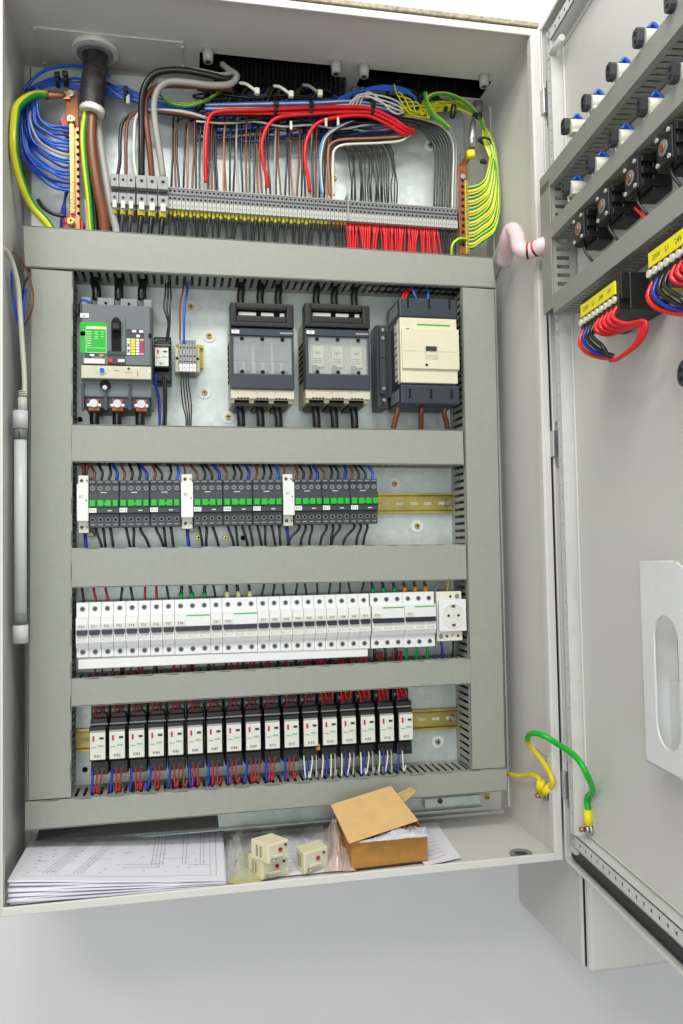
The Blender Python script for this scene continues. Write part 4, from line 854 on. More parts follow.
for i in range(9):
    u=434+i*2.6;vt=vtt(u);m='grey_wire' if i in(8,) else ('white_wire' if i==7 else 'black_wire');Y=.158+.002*(i%3)
    wire('%s wire arching from the right end of the terminal strip towards the bundle'%('pale' if i>6 else 'black'),px([(u,vt+3,YT+.006),(u+.5,vt-20,Y),(u+1.5,160-i,Y),(u-1,146-i*1.2,Y),(u-8-i*.3,135-i*1.2,Y),(u-20-i,126-i*.8,Y+.002),(u-42-i,121-i*.6,Y+.006),(u-70,119-i*.4,Y+.01)]),.0016,m,'wires above the right end of the strip',n=4)
# dense dark bundle behind everything
random.seed(5)
for i in range(46):
    v0=(98+random.uniform(-6,24)) if i<22 else 118+random.uniform(-4,22);m=['black_wire','black_wire','deep_blue','black_wire','brown_wire','dark_grey','white_wire','blue_wire'][i%8];Y=(.160+random.uniform(-.012,.02)) if i<22 else .178+random.uniform(-.008,.012)
    us=[198+random.uniform(-6,8)];P=[]
    for k in range(8): P.append((us[0]+k*29,v0+k*.8+random.uniform(-4,4)-(10*k/7 if i>=22 else 0),Y+random.uniform(-.004,.004)))
    wire('%s wire running along inside the long horizontal bundle above the terminals'%{'black_wire':'black','deep_blue':'deep blue','brown_wire':'brown','dark_grey':'dark grey','white_wire':'white','blue_wire':'blue'}[m],px(P),.0018,m,'wires of the long horizontal bundle',n=4)['low']=1
# wires climbing out through the two roof openings
for i in range(34):
    u=204+i*4.1 if i<30 else 372+(i-30)*16;v=100+random.uniform(-2,14);q=atz(u+10+(0 if i<30 else 4),(50+(u-200)*.142 if i<30 else 73+(u-362)*.17)+20,H+.03)
    P=[at(u-8,v+6,.165),at(u-2,v,.160),at(u+4,v-12,.158),V((q.x,min(q.y,.175),H-.03)),V((q.x,min(q.y,.175),H+.05))]
    wire('black cable climbing from the bundle through the dark %s roof opening'%('left' if i<30 else 'right'),P,.0032 if i%3 else .0042,'black_wire','cables through the %s roof opening'%('left' if i<30 else 'right'),'cable','cable',n=4)
# red wires
def W(label,pts,r,m,**k): return wire(label,px(pts),r,m,**k)
W('thick red wire bending down to the left part of the terminal strip',[(206,183,.158),(205.5,165,.150),(206,145,.146),(207,128,.143),(211,115,.140),(225,110.5,.139),(255,110,.138),(300,108,.138),(350,107,.138),(372,109,.138),(392,118,.139),(405,127,.142),(415,131,.15)],.0034,'red_wire')
W('thick red wire bending down near the middle of the terminal strip',[(268,188,.157),(266,175,.150),(263,160,.146),(262,142,.143),(268,126,.141),(280,117,.140),(310,114,.139),(350,112,.139),(372,113,.139),(390,121,.14),(403,129,.144),(412,133,.15)],.0032,'red_wire')
W('thick red wire bending down just left of the divider plate',[(310,192,.157),(308,178,.150),(305,160,.146),(306,143,.143),(312,129,.141),(322,121,.140),(345,116,.139),(368,116,.139),(385,123,.14),(400,132,.145),(408,135,.15)],.0032,'red_wire')
W('thick red wire running straight along the top of the bundle',[(207,114,.150),(230,113,.146),(270,113.5,.144),(320,112,.143),(368,111,.143),(390,119,.143),(402,128,.146)],.0030,'red_wire')
W('pale brown wire bending along over the divider plate',[(330,196,.157),(329,178,.152),(328,160,.150),(329,147,.149),(336,141,.149),(350,139,.149),(380,138,.150),(402,136,.152),(411,131,.158)],.0021,'brown_pale')
W('white wire running just under the pale brown wire over the divider plate',[(334,196,.156),(333,178,.151),(333,162,.149),(334,151,.148),(341,145.5,.148),(355,144,.148),(380,143,.149),(400,141,.151),(410,135,.158)],.0022,'white_wire')
for i,(m,l) in enumerate((('light_blue','light blue'),('white_wire','white'),('dark_grey','dark grey'))):
    W('%s wire drooping from the bundle left of the divider plate'%l,[(321+i*2,194,.158),(320+i,170,.153),(320+i*2,150,.150),(325+i*2,136,.149),(338+i*3,126,.150),(352+i*2,121,.155)],.0015,m)
# blue, white, cream runs along the top of the bundle
for i in range(6):
    m=['blue_wire','white_wire','blue_wire','brown_wire','white_wire','blue_wire'][i]
    W('%s wire lying along the top edge of the bundle'%{'blue_wire':'blue','white_wire':'white','brown_wire':'brown'}[m],[(205,104+i*1.2,.152),(240,103+i*1.4,.148),(280,102+i*1.6,.146),(320,101+i*1.6,.146),(350,100+i*1.2,.147),(375,103+i,.149),(396,104+i*2,.154)],.0020,m,group='wires along the top edge of the bundle')
for i in range(3): W('blue wire arching above the right end of the bundle',[(330+5*i,106,.150),(342+6*i,97-2*i,.146),(362+4*i,91-1.5*i,.143),(385,90-2*i,.142),(405,93-2*i,.142),(414,97,.145),(418,104+i,.15)],.0022,'blue_wire',group='blue wires arching over the bundle')
for i in range(4): W('white wire looping loosely over the right end of the bundle',[(345+4*i,112,.145),(352+5*i,101-3*i,.138),(362+7*i,94+3*i,.136),(382+3*i,96+5*i,.136),(398,102+4*i,.14),(404,112,.148)],.0015,'white_wire',group='white wires looping over the bundle')
# fat black, brown and grey conductors
W('fat black conductor rising from the large terminals and swinging right under the roof',[(141.5,178,.148),(141.5,150,.140),(141.5,120,.134),(142,98,.128),(147,82,.122),(158,72,.118),(180,70,.116),(205,74,.116),(228,79,.120),(240,76,.14)],.0052,'black_wire',cat='cable',name='cable')
W('fat grey conductor lying right above the black one under the roof',[(152,90,.138),(157,76,.128),(170,70,.122),(195,70,.120),(220,75,.121),(234,72,.13)],.0040,'grey_wire',cat='cable',name='cable')
W('fat brown conductor rising from the fifth large terminal and bending right',[(152,178,.148),(150,155,.142),(147,130,.138),(145,108,.136),(149,93,.134),(162,86,.134),(190,86,.134),(218,88,.14),(232,90,.15)],.0048,'brown_wire',cat='cable',name='cable')
W('fat pale grey conductor curving from the last large terminal to the roof opening',[(163,178,.147),(160,155,.140),(156,130,.134),(154,106,.128),(158,90,.122),(168,82,.118),(185,82,.116),(210,85,.116),(230,84,.118),(237,76,.124),(229,70,.135),(222,64,.15)],.0052,'grey_wire',cat='cable',name='cable')
for i,(u,m,l) in enumerate(((121,'black_wire','black'),(127,'brown_wire','brown'),(135,'white_wire','pale'))):
    W('%s wire arching from the left large terminals over to the bundle'%l,[(u-4+3*i,178,.150),(u-1,160,.148),(u-1,140,.147),(u+1,124-3*i,.147),(u+9,115-2*i,.147),(u+25,112-i,.148),(u+50,114-i,.15),(u+72,118,.158)],.0027,m)
for i in range(2): W('green and yellow wire sagging between the fat conductors and the bundle',[(158,93,.150),(170,101+2*i,.145),(188,104+2*i,.142),(206,100+i,.143),(220,91+i,.15),(228,86,.16)],.0018,'gy_yellow',m2='gy_green',group='green yellow wires sagging under the fat conductors')
# big supply cable through gland
gq=at(92,112,.137)
P=[V((gc.x,gc.y,H+.03)),V((gc.x,gc.y,H-.02)),at(95,62,.134)*.5+V((gc.x,gc.y,H-.06))*.5,at(94,80,.135),at(92,100,.137),gq]
b=B();b.tube(smooth(P,5),.0188,'cable_black',18);c=b.out('supply_cable');tag(c,'thick worn dark grey supply cable coming down through the round roof gland','cable')
b=B();b.tube(smooth([at(92.5,108,.137),at(92,111,.137),at(91.5,114,.137)],4),.0185,'white_wire',16,rs=[.0190,.0192,.0193,.0194,.0194,.0194,.0193,.019,.0172]);b.out('cut_sheath_end',c)
for lab,m,m2,r,ps in (('thick brown core coming out of the supply cable','brown_wire',None,.0082,[(92,112,.137),(91,135,.134),(93,160,.133),(98,190,.134),(103,215,.137),(105,240,.142)]),
  ('thick black core coming out of the supply cable behind the brown one','black_wire',None,.0075,[(93,112,.148),(92,140,.150),(92,170,.150),(94,200,.150),(96,240,.152)]),
  ('thick grey core coming out of the supply cable to the right of the brown one','grey_wire',None,.007,[(96,112,.152),(99,140,.154),(104,170,.154),(110,205,.153),(118,240,.155)]),
  ('green and yellow core hanging left of the brown core','gy_green','gy_yellow',.0048,[(86,112,.135),(83,135,.130),(85,165,.131),(89,200,.135),(92,240,.145)])):
    wire(lab,px(ps),r,m,cat='cable',name='cable_core',m2=m2,seg=12)
W('white sleeve hanging between the supply cable cores and the copper bar',[(86,200,.15),(88,220,.15),(88,245,.155)],.003,'white_wire')
# left copper neutral bar
c=thing('copper_busbar','copper and brass connection bar on red insulators at the upper left','busbar',(0,0,0));
x=at(71,120,.150);b=B()
tl,tr,br,bl=at(65,90,.150),at(78,89,.150),at(79,128,.150),at(66,128,.150);b.quadslab(tl,tr,br,bl,(0,.004,0),'copper_dark',.0008)
tl,tr,br,bl=at(69,126,.150),at(79,126,.150),at(80,229,.150),at(69.5,229,.150);b.quadslab(tl,tr,br,bl,(0,.004,0),'copper',.0008);b.out('copper_strip',c)
b=B();a=at(71.5,124,.142);d=at(72.5,213,.142);b.obox(a-V((.0035,0,0)),(.007,0,0),d-a,(0,.008,0),'brass',.0006)
for k in range(24):
    p=a+(d-a)*((k+.5)/24);b.cyl(p+V((0,.0005,0)),p-V((0,.0016,0)),.0026,'brass',10);b.box(p.x-.0022,p.x+.0022,p.y-.0019,p.y-.0016,p.z-.0004,p.z+.0004,'hole')
    if k%2: b.cyl(p+V((.0085,.0075,0)),p+V((.0085,.0070,0)),.0026,'hole',10)
b.out('screw_strip',c)
for v in (119.5,221.5):
    p=at(71,v,.142);b=B();b.cyl(p-V((0,.002,0)),p+V((0,.006,0)),.0062,'brass',6);b.cyl(p-V((0,.0045,0)),p-V((0,.002,0)),.0048,'brass',16);b.box(p.x-.003,p.x+.003,p.y-.0049,p.y-.0044,p.z-.0006,p.z+.0006,'hole');b.box(p.x-.0006,p.x+.0006,p.y-.0049,p.y-.0044,p.z-.003,p.z+.003,'hole');b.out('bolt',c)
for u,v in ((71,121),(73,224)):
    p=at(u,v,.156);b=B();b.tube([p,p+V((0,.01,0)),p+V((0,.02,0)),p+V((0,.034,0)),V((p.x,YP,p.z))],.01,'red_ins',20,rs=[.0155,.0175,.0145,.0165,.014]);b.out('red_insulator',c)
p=at(70.5,93,.146);B().cyl(p,p+V((0,.004,0)),.0056,'steel',6).out('bolt',c)
# thick earth cable
lug=[at(66,95.5,.147),at(60,95.5,.147),at(52,95.5,.146),at(46,95,.145)]
o=wire('thick green and yellow earth cable curving down the upper left corner',px([(48,95,.145),(38,94.5,.143),(28,97.5,.134),(18,106,.122),(13,120,.106),(12.5,140,.098),(16,163,.106),(23,187,.120),(33,207,.134),(47,223,.138),(58,238,.145)]),.0066,'gy_green',cat='cable',name='earth_cable',m2='gy_yellow',seg=12)
b=B();b.tube(lug,.0062,'copper',12,rs=[.0035,.0045,.006,.0068]);b.box(lug[0].x-.003,lug[0].x+.006,.1455,.149,lug[0].z-.006,lug[0].z+.006,'copper');b.out('copper_lug',o)
# blue wires to the left bar
random.seed(9)
NB=17
for i in range(NB):
    t=i/(NB-1);v=128+t*63;dY=random.uniform(-.007,.007);cx=22+ (1-t)*16+random.uniform(-2,2);cv=v-14-(t)*16
    P=[(70,v,.150),(62,v-1+random.uniform(-1,1),.147),(50,v-4-3*t+random.uniform(-2,2),.145-.004*t+dY*.5),(38-6*t+random.uniform(-2,2),v-14-6*t+random.uniform(-2,2),.146+dY),(27-3*t+(1-t)*9+random.uniform(-2.5,2.5),v-32-8*t,.150+dY*1.5),(24-2*t+(1-t)*12+random.uniform(-3,3),106-2*t+4*(1-t),.156+dY),(33+(1-t)*8,90-3*t,.162),(52+4*(1-t),82+random.uniform(-4,4),.166),(75,82+random.uniform(-5,7),.172),(100,86+random.uniform(-6,8),.176),(125,93+random.uniform(-6,8),.174),(160,103+random.uniform(-5,7),.17),(205,112+random.uniform(-6,9),.168),(250,116+random.uniform(-4,8),.172)]
    W('blue wire curving from the left copper bar up into the bundle under the roof',P,.0022,['blue_wire','blue_wire','deep_blue','blue_wire'][i%4] if i!=7 else 'grey_wire',group='blue wires at the left copper bar',n=5)
W('blue wire arching highest around the upper left corner',[(24,90,.15),(33,79,.15),(46,70,.155),(65,66,.165),(85,67,.175),(110,76,.18)],.0028,'blue_wire')
for k in range(3): W('deep blue wire dropping behind the lower end of the left copper bar',[(66+k,190,.165),(65,200,.165),(62+1.5*k,212,.165),(60+2*k,240,.17)],.002,'deep_blue',group='deep blue wires behind the left copper bar')
W('black wire ending at the lower bolt of the left copper bar',[(38,200,.150),(44,208,.146),(54,214,.144),(66,216,.145)],.0032,'black_wire')
for (u,v,l) in ((58,80,'left of the supply cable'),(66,79,'close to the supply cable'),(126,94,'right of the supply cable'),(275,109,'at the start of the red wires'),(310,110,'around the red wires near the middle'),(371,110,'where the red wires bend down')):
    p=at(u,v,.156 if u<200 else .146);Y=p.y;r=.012 if u<200 else .015
    c=thing('cable_tie','black cable tie cinched round the wires %s'%l,'cable tie',p);b=B();b.ring((-.0025,0,0),(1,0,0),r-.0015,r,.005,'black',20);b.out('strap',c);B().box(-.004,.004,-r-.004,-r+.001,-.003,.004,'black',.001).out('tie_head',c)
for (u,v,l) in ((252,89,'first'),(286,92,'second'),(315,91,'third')):
    P=px([(u-12,v-6,.120),(u-6,v-5,.110),(u,v-1,.106),(u+5,v+3,.108)]);c=thing('cable_tie','pale cable tie looped over the dark cables under the roof, %s of three'%l,'cable tie');B().tube(smooth(P),.0024,'mid_grey' if l=='third' else 'tag_white',8).out('strap',c);q=P[-1];B().obox(q-V((.004,.004,.004)),(.008,0,0),(0,.008,0),(0,0,.010),'tag_white',.0015).out('tie_head',c)
for u,v in ((291,125),(326,122),(338,121)): 
    c=thing('cable_tie','short white cable tie end hanging under the bundle','cable tie',at(u,v,.135),group='white cable tie ends under the bundle');B().box(-.002,.002,-.002,.002,-.008,.006,'tag_white',.0008).out('tie_head',c)
c=thing('cable_tie','white cable tie end on the blue wires right of the supply cable','cable tie',at(128,99,.15));B().box(-.003,.003,-.003,.003,-.008,.007,'tag_white',.0015).out('tie_head',c)
# right earth bar
c=thing('copper_busbar','dark copper earth bar with a brass screw strip at the upper right','busbar')
b=B();b.quadslab(at(458,166,.150),at(467,165,.150),at(468.5,254,.150),at(460,254,.150),(0,.003,0),'copper_dark',.0006);b.quadslab(at(458,166,.150),at(467,165,.150),at(476,150,.142),at(467,151,.142),(0,.003,0),'copper_dark',.0005)
for k in range(11): p=at(462.5+.1*k,180+k*6.5,.1495);b.cyl(p,p-V((0,.0006,0)),.0026,'hole',10)
b.out('copper_strip',c)
b=B();a=at(466.5,180,.144);d=at(468,254,.144);b.obox(a-V((.003,0,0)),(.006,0,0),d-a,(0,.006,0),'gold_plate',.0005)
for k in range(20): p=a+(d-a)*((k+.5)/20);b.cyl(p+V((0,.0005,0)),p-V((0,.0014,0)),.0022,'brass',10);b.box(p.x-.0018,p.x+.0018,p.y-.0017,p.y-.0014,p.z-.0003,p.z+.0003,'hole')
b.out('screw_strip',c)
p=at(462.5,177,.150);B().cyl(p,p-V((0,.003,0)),.0046,'steel',14).out('bolt',c)
W_=px([(471.5,160,.142),(471.5,152,.140)])
c=thing('cable_lug','clear and silver cable lug with a yellow collar above the right earth bar','cable lug');b=B();b.tube(px([(473.5,118,.139),(472.5,130,.139),(472,138,.139),(471.5,148,.139)]),.005,'steel',12,rs=[.0035,.006,.0075,.006]);b.out('lug_barrel',c);b=B();p=at(471.5,154,.139);b.cyl(p+V((0,.003,.006)),p+V((0,.003,-.006)),.0075,'yellow',14);b.out('yellow_collar',c)
random.seed(15)
NG=18
for i in range(NG):
    t=i/(NG-1);v=188+t*60;ux=490+9*t+random.uniform(-1,1)
    P=[(467,v,.148),(474,v-1,.142),(481,v-4-2*t,.138),(ux-4,v-12-6*t,.136),(ux,v-32-14*t,.137),(ux-1-3*t,158-6*t,.142),(ux-8-2*t,138-4*t,.148),(482-5*t,118,.155),(468-6*t,108+2*t,.160),(452-5*t,104+random.uniform(-3,6),.165),(430,105+random.uniform(-4,9),.165),(400,110+random.uniform(-4,8),.165)]
    W('green and yellow wire looping from the right earth bar up into the bundle',P,.0023,'gy_yellow',group='green yellow wires at the right earth bar',m2='gy_green' if i%3!=1 else None,n=5)
W('green and yellow wire arching highest over the right earth bar',[(424,103,.14),(432,95,.136),(446,94,.136),(460,99,.138),(472,108,.142),(480,118,.148),(484,130,.15)],.0034,'gy_yellow',m2='gy_green')
W('short thick yellow and green wire slanting down at the right end of the bundle',[(425,93,.136),(427,103,.132),(434,115,.130),(442,122,.130),(449,129,.134)],.0042,'gy_yellow',m2='gy_green')
for i in range(5): W('thin yellow wire crossing loosely above the right end of the bundle',[(394+2*i,84+6*i,.142),(397+7*i,94+3*i,.136+.003*i),(404+6*i,106+3*i,.138),(412+6*i,115-3*i,.144),(430+4*i,118-4*i,.15)],.0013,'gy_yellow',group='thin yellow wires crossing over the bundle')
W('green and yellow wire curling at the foot of the right earth bar',[(467,240,.146),(460,239,.142),(454,243,.142),(452,249,.145),(452,256,.15)],.0030,'gy_green',m2='gy_yellow')
for (u,v,r_) in ((485,141,.010),(484,162,.004),(478,116,.007),(452,110,.012)):
    c=thing('cable_tie','black cable tie round the green yellow wires, %s'%{141:'halfway down their outer bend',162:'lowest one',116:'at the top of their bend',110:'where they leave the bundle'}[v],'cable tie',at(u,v,.143));b=B();b.ring((0,0,-.002),(.3,0,1) if v>112 else (1,0,0),r_-.001,r_,.004,'black',18);b.out('strap',c);B().box(-r_-.003,-r_+.003,-.006,.002,-.003,.003,'black',.001).out('tie_head',c)
# wrapped conduit from the cabinet wall to the door
P=[at(500,268,.10),at(499,252,.07),at(502,238,.045),at(508,228,.02),at(515,226,-.005)]
wrapP=[atx(504,262,.775),atx(507,240,.760),at(512,230,.03),at(517,236,.01),at(519,246,-.005),at(524,251,-.012),at(533,250,-.02),at(541,246,-.03),at(549,243,-.03)]
o=wire('white spiral wrapped wire loom crossing from the cabinet wall to the door, pinkish with red and black bands',wrapP,.0120,'wrap',cat='wire loom',name='wire_loom',seg=14,n=8)
o['label']='pinkish white wrapped wire loom with red and black bands crossing from cabinet to door'
Q=smooth(wrapP,8)
for k in (43,50): B().tube([Q[k],Q[k]+(Q[k+1]-Q[k]).normalized()*.003],.0126,'red_wire',14,m2='black_wire').out('coloured_band',o)
for k in range(6,40,5): pass
c=thing('wire_loom','grey white sleeve piece behind the pink wrapped loom on the right wall','sleeve');B().tube(smooth([atx(492,274,.79),atx(497,262,.79),atx(504,246,.787),atx(508,238,.78)],5),.0105,'rail_white',14).out('sleeve',c)
# ================================================================ left side lamp and its wires
XL=.016
def lampq(u,v,Y=.150): return at(u,v,Y)
a=at(22.3,402,.10);Y=.10
zt=at(21,411,Y).z;zb=at(20,643,Y).z;xc=at(20.5,520,Y).x;r=.0094
c=thing('tube_lamp','slim white tube lamp standing upright along the left cabinet wall','tube lamp',(xc,Y,zb));L=zt-zb
b=B();b.cyl((0,0,.02),(0,0,L-.02),r*.92,'tube_diff',20);b.out('tube',c)
for z0_,z1_ in ((0,.026),(L-.026,L)):
    b=B();b.cyl((0,0,z0_),(0,0,z1_),r*1.12,'white',20);b.out('end_cap',c)
for z0_,z1_ in ((.026,.042),(L-.042,L-.026)): B().ring((0,0,z0_),(0,0,1),r*.93,r,z1_-z0_,'mid_grey',20).box(-.0008,.0008,-r-.0008,-r+.001,z0_ if z0_>.1 else z0_-.008,(z0_ if z0_>.1 else z0_-.008)+.011,'dark_grey').out('retaining_ring',c)
b=B();b.cyl((.003,0,L),(.003,0,L+.020),.0065,'tag_white',14)
for k in range(3): b.ring((.003,0,L+.022+.003*k),(0,0,1),.003,.006,.0015,'tag_white',14)
b.out('plug',c)
W('white flexible cable coming down to the top of the tube lamp',[(2,248,.03),(7,252,.05),(13,265,.07),(18,285,.085),(20,310,.095),(22,340,.1),(24,370,.1),(25,396,.1)],.0038,'white_wire',cat='cable',name='cable')
for k in range(2): W('blue wire hanging loose beside the white lamp cable',[(12+k*14,268+k*20,.09),(12+k*13,290+k*5,.095),(15+k*8,310,.1),(20+k*3,330,.11),(24,350,.12)],.002,'blue_wire',group='blue wires beside the lamp cable')
W('thin brown wire curving out from behind the white lamp cable',[(12,252,.06),(20,258,.07),(28,273,.085),(33,292,.09),(32,310,.095),(24,326,.11)],.0014,'brown_wire')
W('thin black wire hanging beside the white lamp cable',[(30,275,.1),(25,283,.1),(22,300,.105),(23,330,.11)],.0016,'black_wire')
# ================================================================ earth wires at lower right
XR=W-.0035 if False else .7965
p1=atx(546,795,XR);stud=p1
def bolt(name,lab,p,ax,cat='bolt'):
    c=thing(name,lab,cat,p);ax=V(ax);b=B();b.cyl((0,0,0),ax*.004,.0085,'steel',16);b.cyl(ax*.004,ax*.009,.0065,'steel',6);b.out('nut',c);B().cyl(ax*.009,ax*.017,.0032,'copper',12).out('stud',c);return c
bolt('earth_stud','earthing stud with copper thread on the right inner cabinet wall',p1+V((0,0,0)),(-1,0,0))
ps=atd(591,829,-.0195);p2=dw(*ps);bolt('earth_stud','earthing stud with copper thread low on the inside of the door',p2,NV)
o=wire('yellow and green earth strap arching from the cabinet wall stud over to the door',[p1+V((-.008,-.004,.004)),atx(553,783,.785),atx(545,765,.782),atx(535,752,.780),atx(528,742,.778),at(530,734,.0),at(541,734.5,-.03),at(556,743,-.05),dw(*atd(576,757,.020)),dw(*atd(587,775,.012)),dw(*atd(592.5,790,-.010)),p2+NV*.0045+V((0,0,.044)),p2+NV*.0036+V((0,0,.026)),p2+NV*.0036+V((0,0,.012))],.0042,'green',cat='earth wire',name='earth_wire',m2=None,seg=10,n=7)
o.data.materials.append(MATS['tube_yellow'])
for f in o.data.polygons:
    if f.index<10*7*4.2: f.material_index=1
q=[p2+NV*.0036+V((0,0,.006)),p2+NV*.0036+V((0,0,.028))];B().tube(q,.0062,'yellow',12).out('yellow_sleeve',o)
B().tube([atx(550,787,.786),p1+V((-.008,-.003,.004))],.0062,'yellow',12).out('yellow_sleeve',o)
o=wire('yellow earth wire coming from behind the lowest duct to the cabinet wall stud',[at(500,770,.16),at(508,774,.14),atx(520,776,.775),atx(532,775,.777),atx(540,780,.781),p1+V((-.010,.003,.006))],.0040,'tube_yellow',cat='earth wire',name='earth_wire',seg=10,n=6)
B().tube([atx(541,782,.781),p1+V((-.010,.003,.006))],.0060,'yellow',12).out('yellow_sleeve',o)
# sticker on the right wall
c=thing('rating_sticker','pale silver sticker with small print on the right inner cabinet wall','sticker')
q=[atx(528,739,XR+.0008),atx(553,757,XR+.0008),atx(553,778,XR+.0008),atx(531,757,XR+.0008)]
b=B();b.quadslab(q[0],q[1],q[2],q[3],(-.0004,0,0),'white')
for r_ in (.2,.4,.6,.8):
    for k in range(7):
        f=lambda s,t:(q[0]*(1-s)+q[1]*s)*(1-t)+(q[3]*(1-s)+q[2]*s)*t
        s=.1+.12*k;b.face([p-V((.0006,0,0)) for p in (f(s,r_),f(s+.07,r_),f(s+.07,r_+.04),f(s,r_+.04))],'ink')
b.out('label_face',c)
# ================================================================ things lying on the cabinet floor
FZ=.0045
def fz(u,v,z=FZ): return atz(u,v,z)
# drawings stack
c=thing('drawing_stack','stack of white wiring drawings lying at the left front of the cabinet floor','papers')
random.seed(2);ZP=.040
f1,f2,f3,f4=fz(2,880,.040),fz(225,879,.017),fz(222,826,.017),fz(28,838,.036)
f1=V((.016,f1.y,ZP));f4=V((.020,f4.y,ZP))
y0=max(.006,f2.y)
def sheet(b,z,dx,dy,th,m='paper'):
    N=14
    zr=.006+(z-.006)*.27;A=[V((f1.x+dx,max(.006,f1.y+dy),z)),V((f2.x+dx,max(.006,f2.y+dy),zr)),V((f3.x+dx,f3.y+dy,zr)),V((f4.x+dx,f4.y+dy,z))]
    def pt(i,top): 
        s=i/N;wv=.0008*math.sin(s*7+z*900);top=top*(1-.7*s);return A[0].lerp(A[1],s)+V((0,0,wv+top)),A[3].lerp(A[2],s)+V((0,0,wv+top))
    for i in range(N):
        a,d=pt(i,0);e,f=pt(i+1,0);a2,d2=pt(i,th);e2,f2_=pt(i+1,th)
        b.face([a2,e2,f2_,d2],m);b.face([d,f,e,a],m);b.face([a,e,e2,a2],m);b.face([f,d,d2,f2_],m)
        if i==0: b.face([d,a,a2,d2],m)
        if i==N-1: b.face([e,f,f2_,e2],m)
for k in range(10):
    b=B();sheet(b,.006+k*.0033,random.uniform(-.002,.002),random.uniform(-.001,.003),.0022 if k<9 else .0026)
    if k==9:
        A=lambda s,t:(f1*(1-s)+f2*s)*(1-t)+(f4*(1-s)+f3*s)*t+V((0,0,.0026-.0013+.0012*math.sin(s*7+(.006+k*.0033)*900)+.003*max(0,1-s*5)+.0002+(.0)))
        zt_=.006+9*.0033+.0028
        zl_=.006+9*.0033;zr_=.006+(zl_-.006)*.27
        def P2(s,t): q=A(s,t);q.z=zl_*(1-s)+zr_*s+.0008*math.sin(s*7+zl_*900)+.0026*(1-.7*s)+.0003;return q
        def ln(s0,t0,s1,t1,wd=.0006,m='faint_ink'):
            n_=4
            for j in range(n_):
                a,d=P2(s0+(s1-s0)*j/n_,t0+(t1-t0)*j/n_),P2(s0+(s1-s0)*(j+1)/n_,t0+(t1-t0)*(j+1)/n_);v=(d-a).cross(V((0,0,1)));v=v.normalized()*wd
                b.face([a-v,d-v,d+v,a+v],m)
        for g,(s,n_) in enumerate(((.28,4),(.42,3),(.64,4),(.79,2),(.88,2))):
            for j in range(n_): ln(s-.14*(g<2)+.018*j,.12+.15*(g>1),s+.018*j,.9,.0004)
        for j in range(12): s=random.uniform(.08,.85);t_=random.uniform(.15,.85);ln(s,t_,s+random.uniform(.03,.12),t_,.0004)
        for j in range(60):
            s=random.uniform(.06,.93);t_=random.uniform(.12,.9);ln(s,t_,s+.012,t_,.0009)
        for j in range(26): ln(.50+.007*j,.30,.503+.007*j,.30,.0018);ln(.50+.007*j,.24,.503+.007*j,.24,.0016)
        ln(.05,.08,.96,.08,.0004);ln(.96,.08,.96,.95,.0004);ln(.93,.08,.93,.95,.0003)
    b.out('sheet',c)
# crumpled clear bags
def bag(label,corners,m,amp,seed,nx=22,ny=14,z=.006,hh=.03):
    random.seed(seed);c=thing('plastic_bag',label,'plastic bag');b=B();k=b.mi(m)
    for side in (1,0):
        G=[]
        for j in range(ny+1):
            row=[]
            for i in range(nx+1):
                s=i/nx;t_=j/ny;p=(corners[0]*(1-s)+corners[1]*s)*(1-t_)+(corners[3]*(1-s)+corners[2]*s)*t_
                e=math.sin(math.pi*s)**.5*math.sin(math.pi*t_)**.5
                p=p+V((random.uniform(-1,1)*amp*.5,random.uniform(-1,1)*amp*.4,0));p.z=z+(hh*e*(.7+.3*math.sin(s*9+seed)+.25*math.cos(t_*11+s*5))+random.uniform(-1,1)*amp*e)*side+ .001*random.random()
                p.z=max(p.z,FZ+.0006);row.append(b.bm.verts.new(p))
            G.append(row)
        for j in range(ny):
            for i in range(nx):
                f=b.bm.faces.new((G[j][i],G[j][i+1],G[j+1][i+1],G[j+1][i]));f.material_index=k;f.smooth=random.random()<.6
    b.out('film',c);return c
bag('crumpled clear plastic bag between the drawings and the small beige relays',[fz(228,880,.008),fz(252,882,.008),fz(262,826,.008),fz(224,818,.008)],'film_bright',.0045,4,hh=.020)
bag('clear plastic wrapping behind the three small beige relays',[fz(300,872,.008),fz(345,868,.008),fz(345,825,.008),fz(272,824,.008)],'film_bright',.0045,8,hh=.016)
bag('yellowish clear film under the left small beige relays',[fz(228,882,.008),fz(262,884,.008),fz(258,850,.008),fz(238,850,.008)],'film_yellow',.002,12,hh=.008)
bag('pinkish bubble wrap hanging out at the left of the cardboard box',[fz(324,872,.006),fz(356,871,.006),fz(348,826,.006),fz(324,826,.006)],'film_pink',.004,17,hh=.040)
# loose papers
for lab,cs,z in (('large flat white sheet lying under the relays and plastic wrapping',((245,880),(345,870),(352,815),(262,815)),.0052),('white sheet sticking out to the right of the cardboard box',((425,866),(461,858),(430,816),(398,822)),.0055)):
    q=[fz(u,v,z) for u,v in cs];q=[V((p.x,min(max(p.y,.006),.19),p.z)) for p in q];c=thing('paper_sheet',lab,'paper');b=B();b.hexa([q[0],q[1],q[2],q[3]]+[p+V((0,0,.0006)) for p in q],'paper')
    for k in range(9): a=q[0].lerp(q[3],.1+.09*k)+V((.01,0,.0008));d=q[1].lerp(q[2],.1+.09*k)+V((-.02,0,.0008));b.face([a,d,d+V((0,.0008,0)),a+V((0,.0008,0))],'ink')
    b.out('sheet',c)
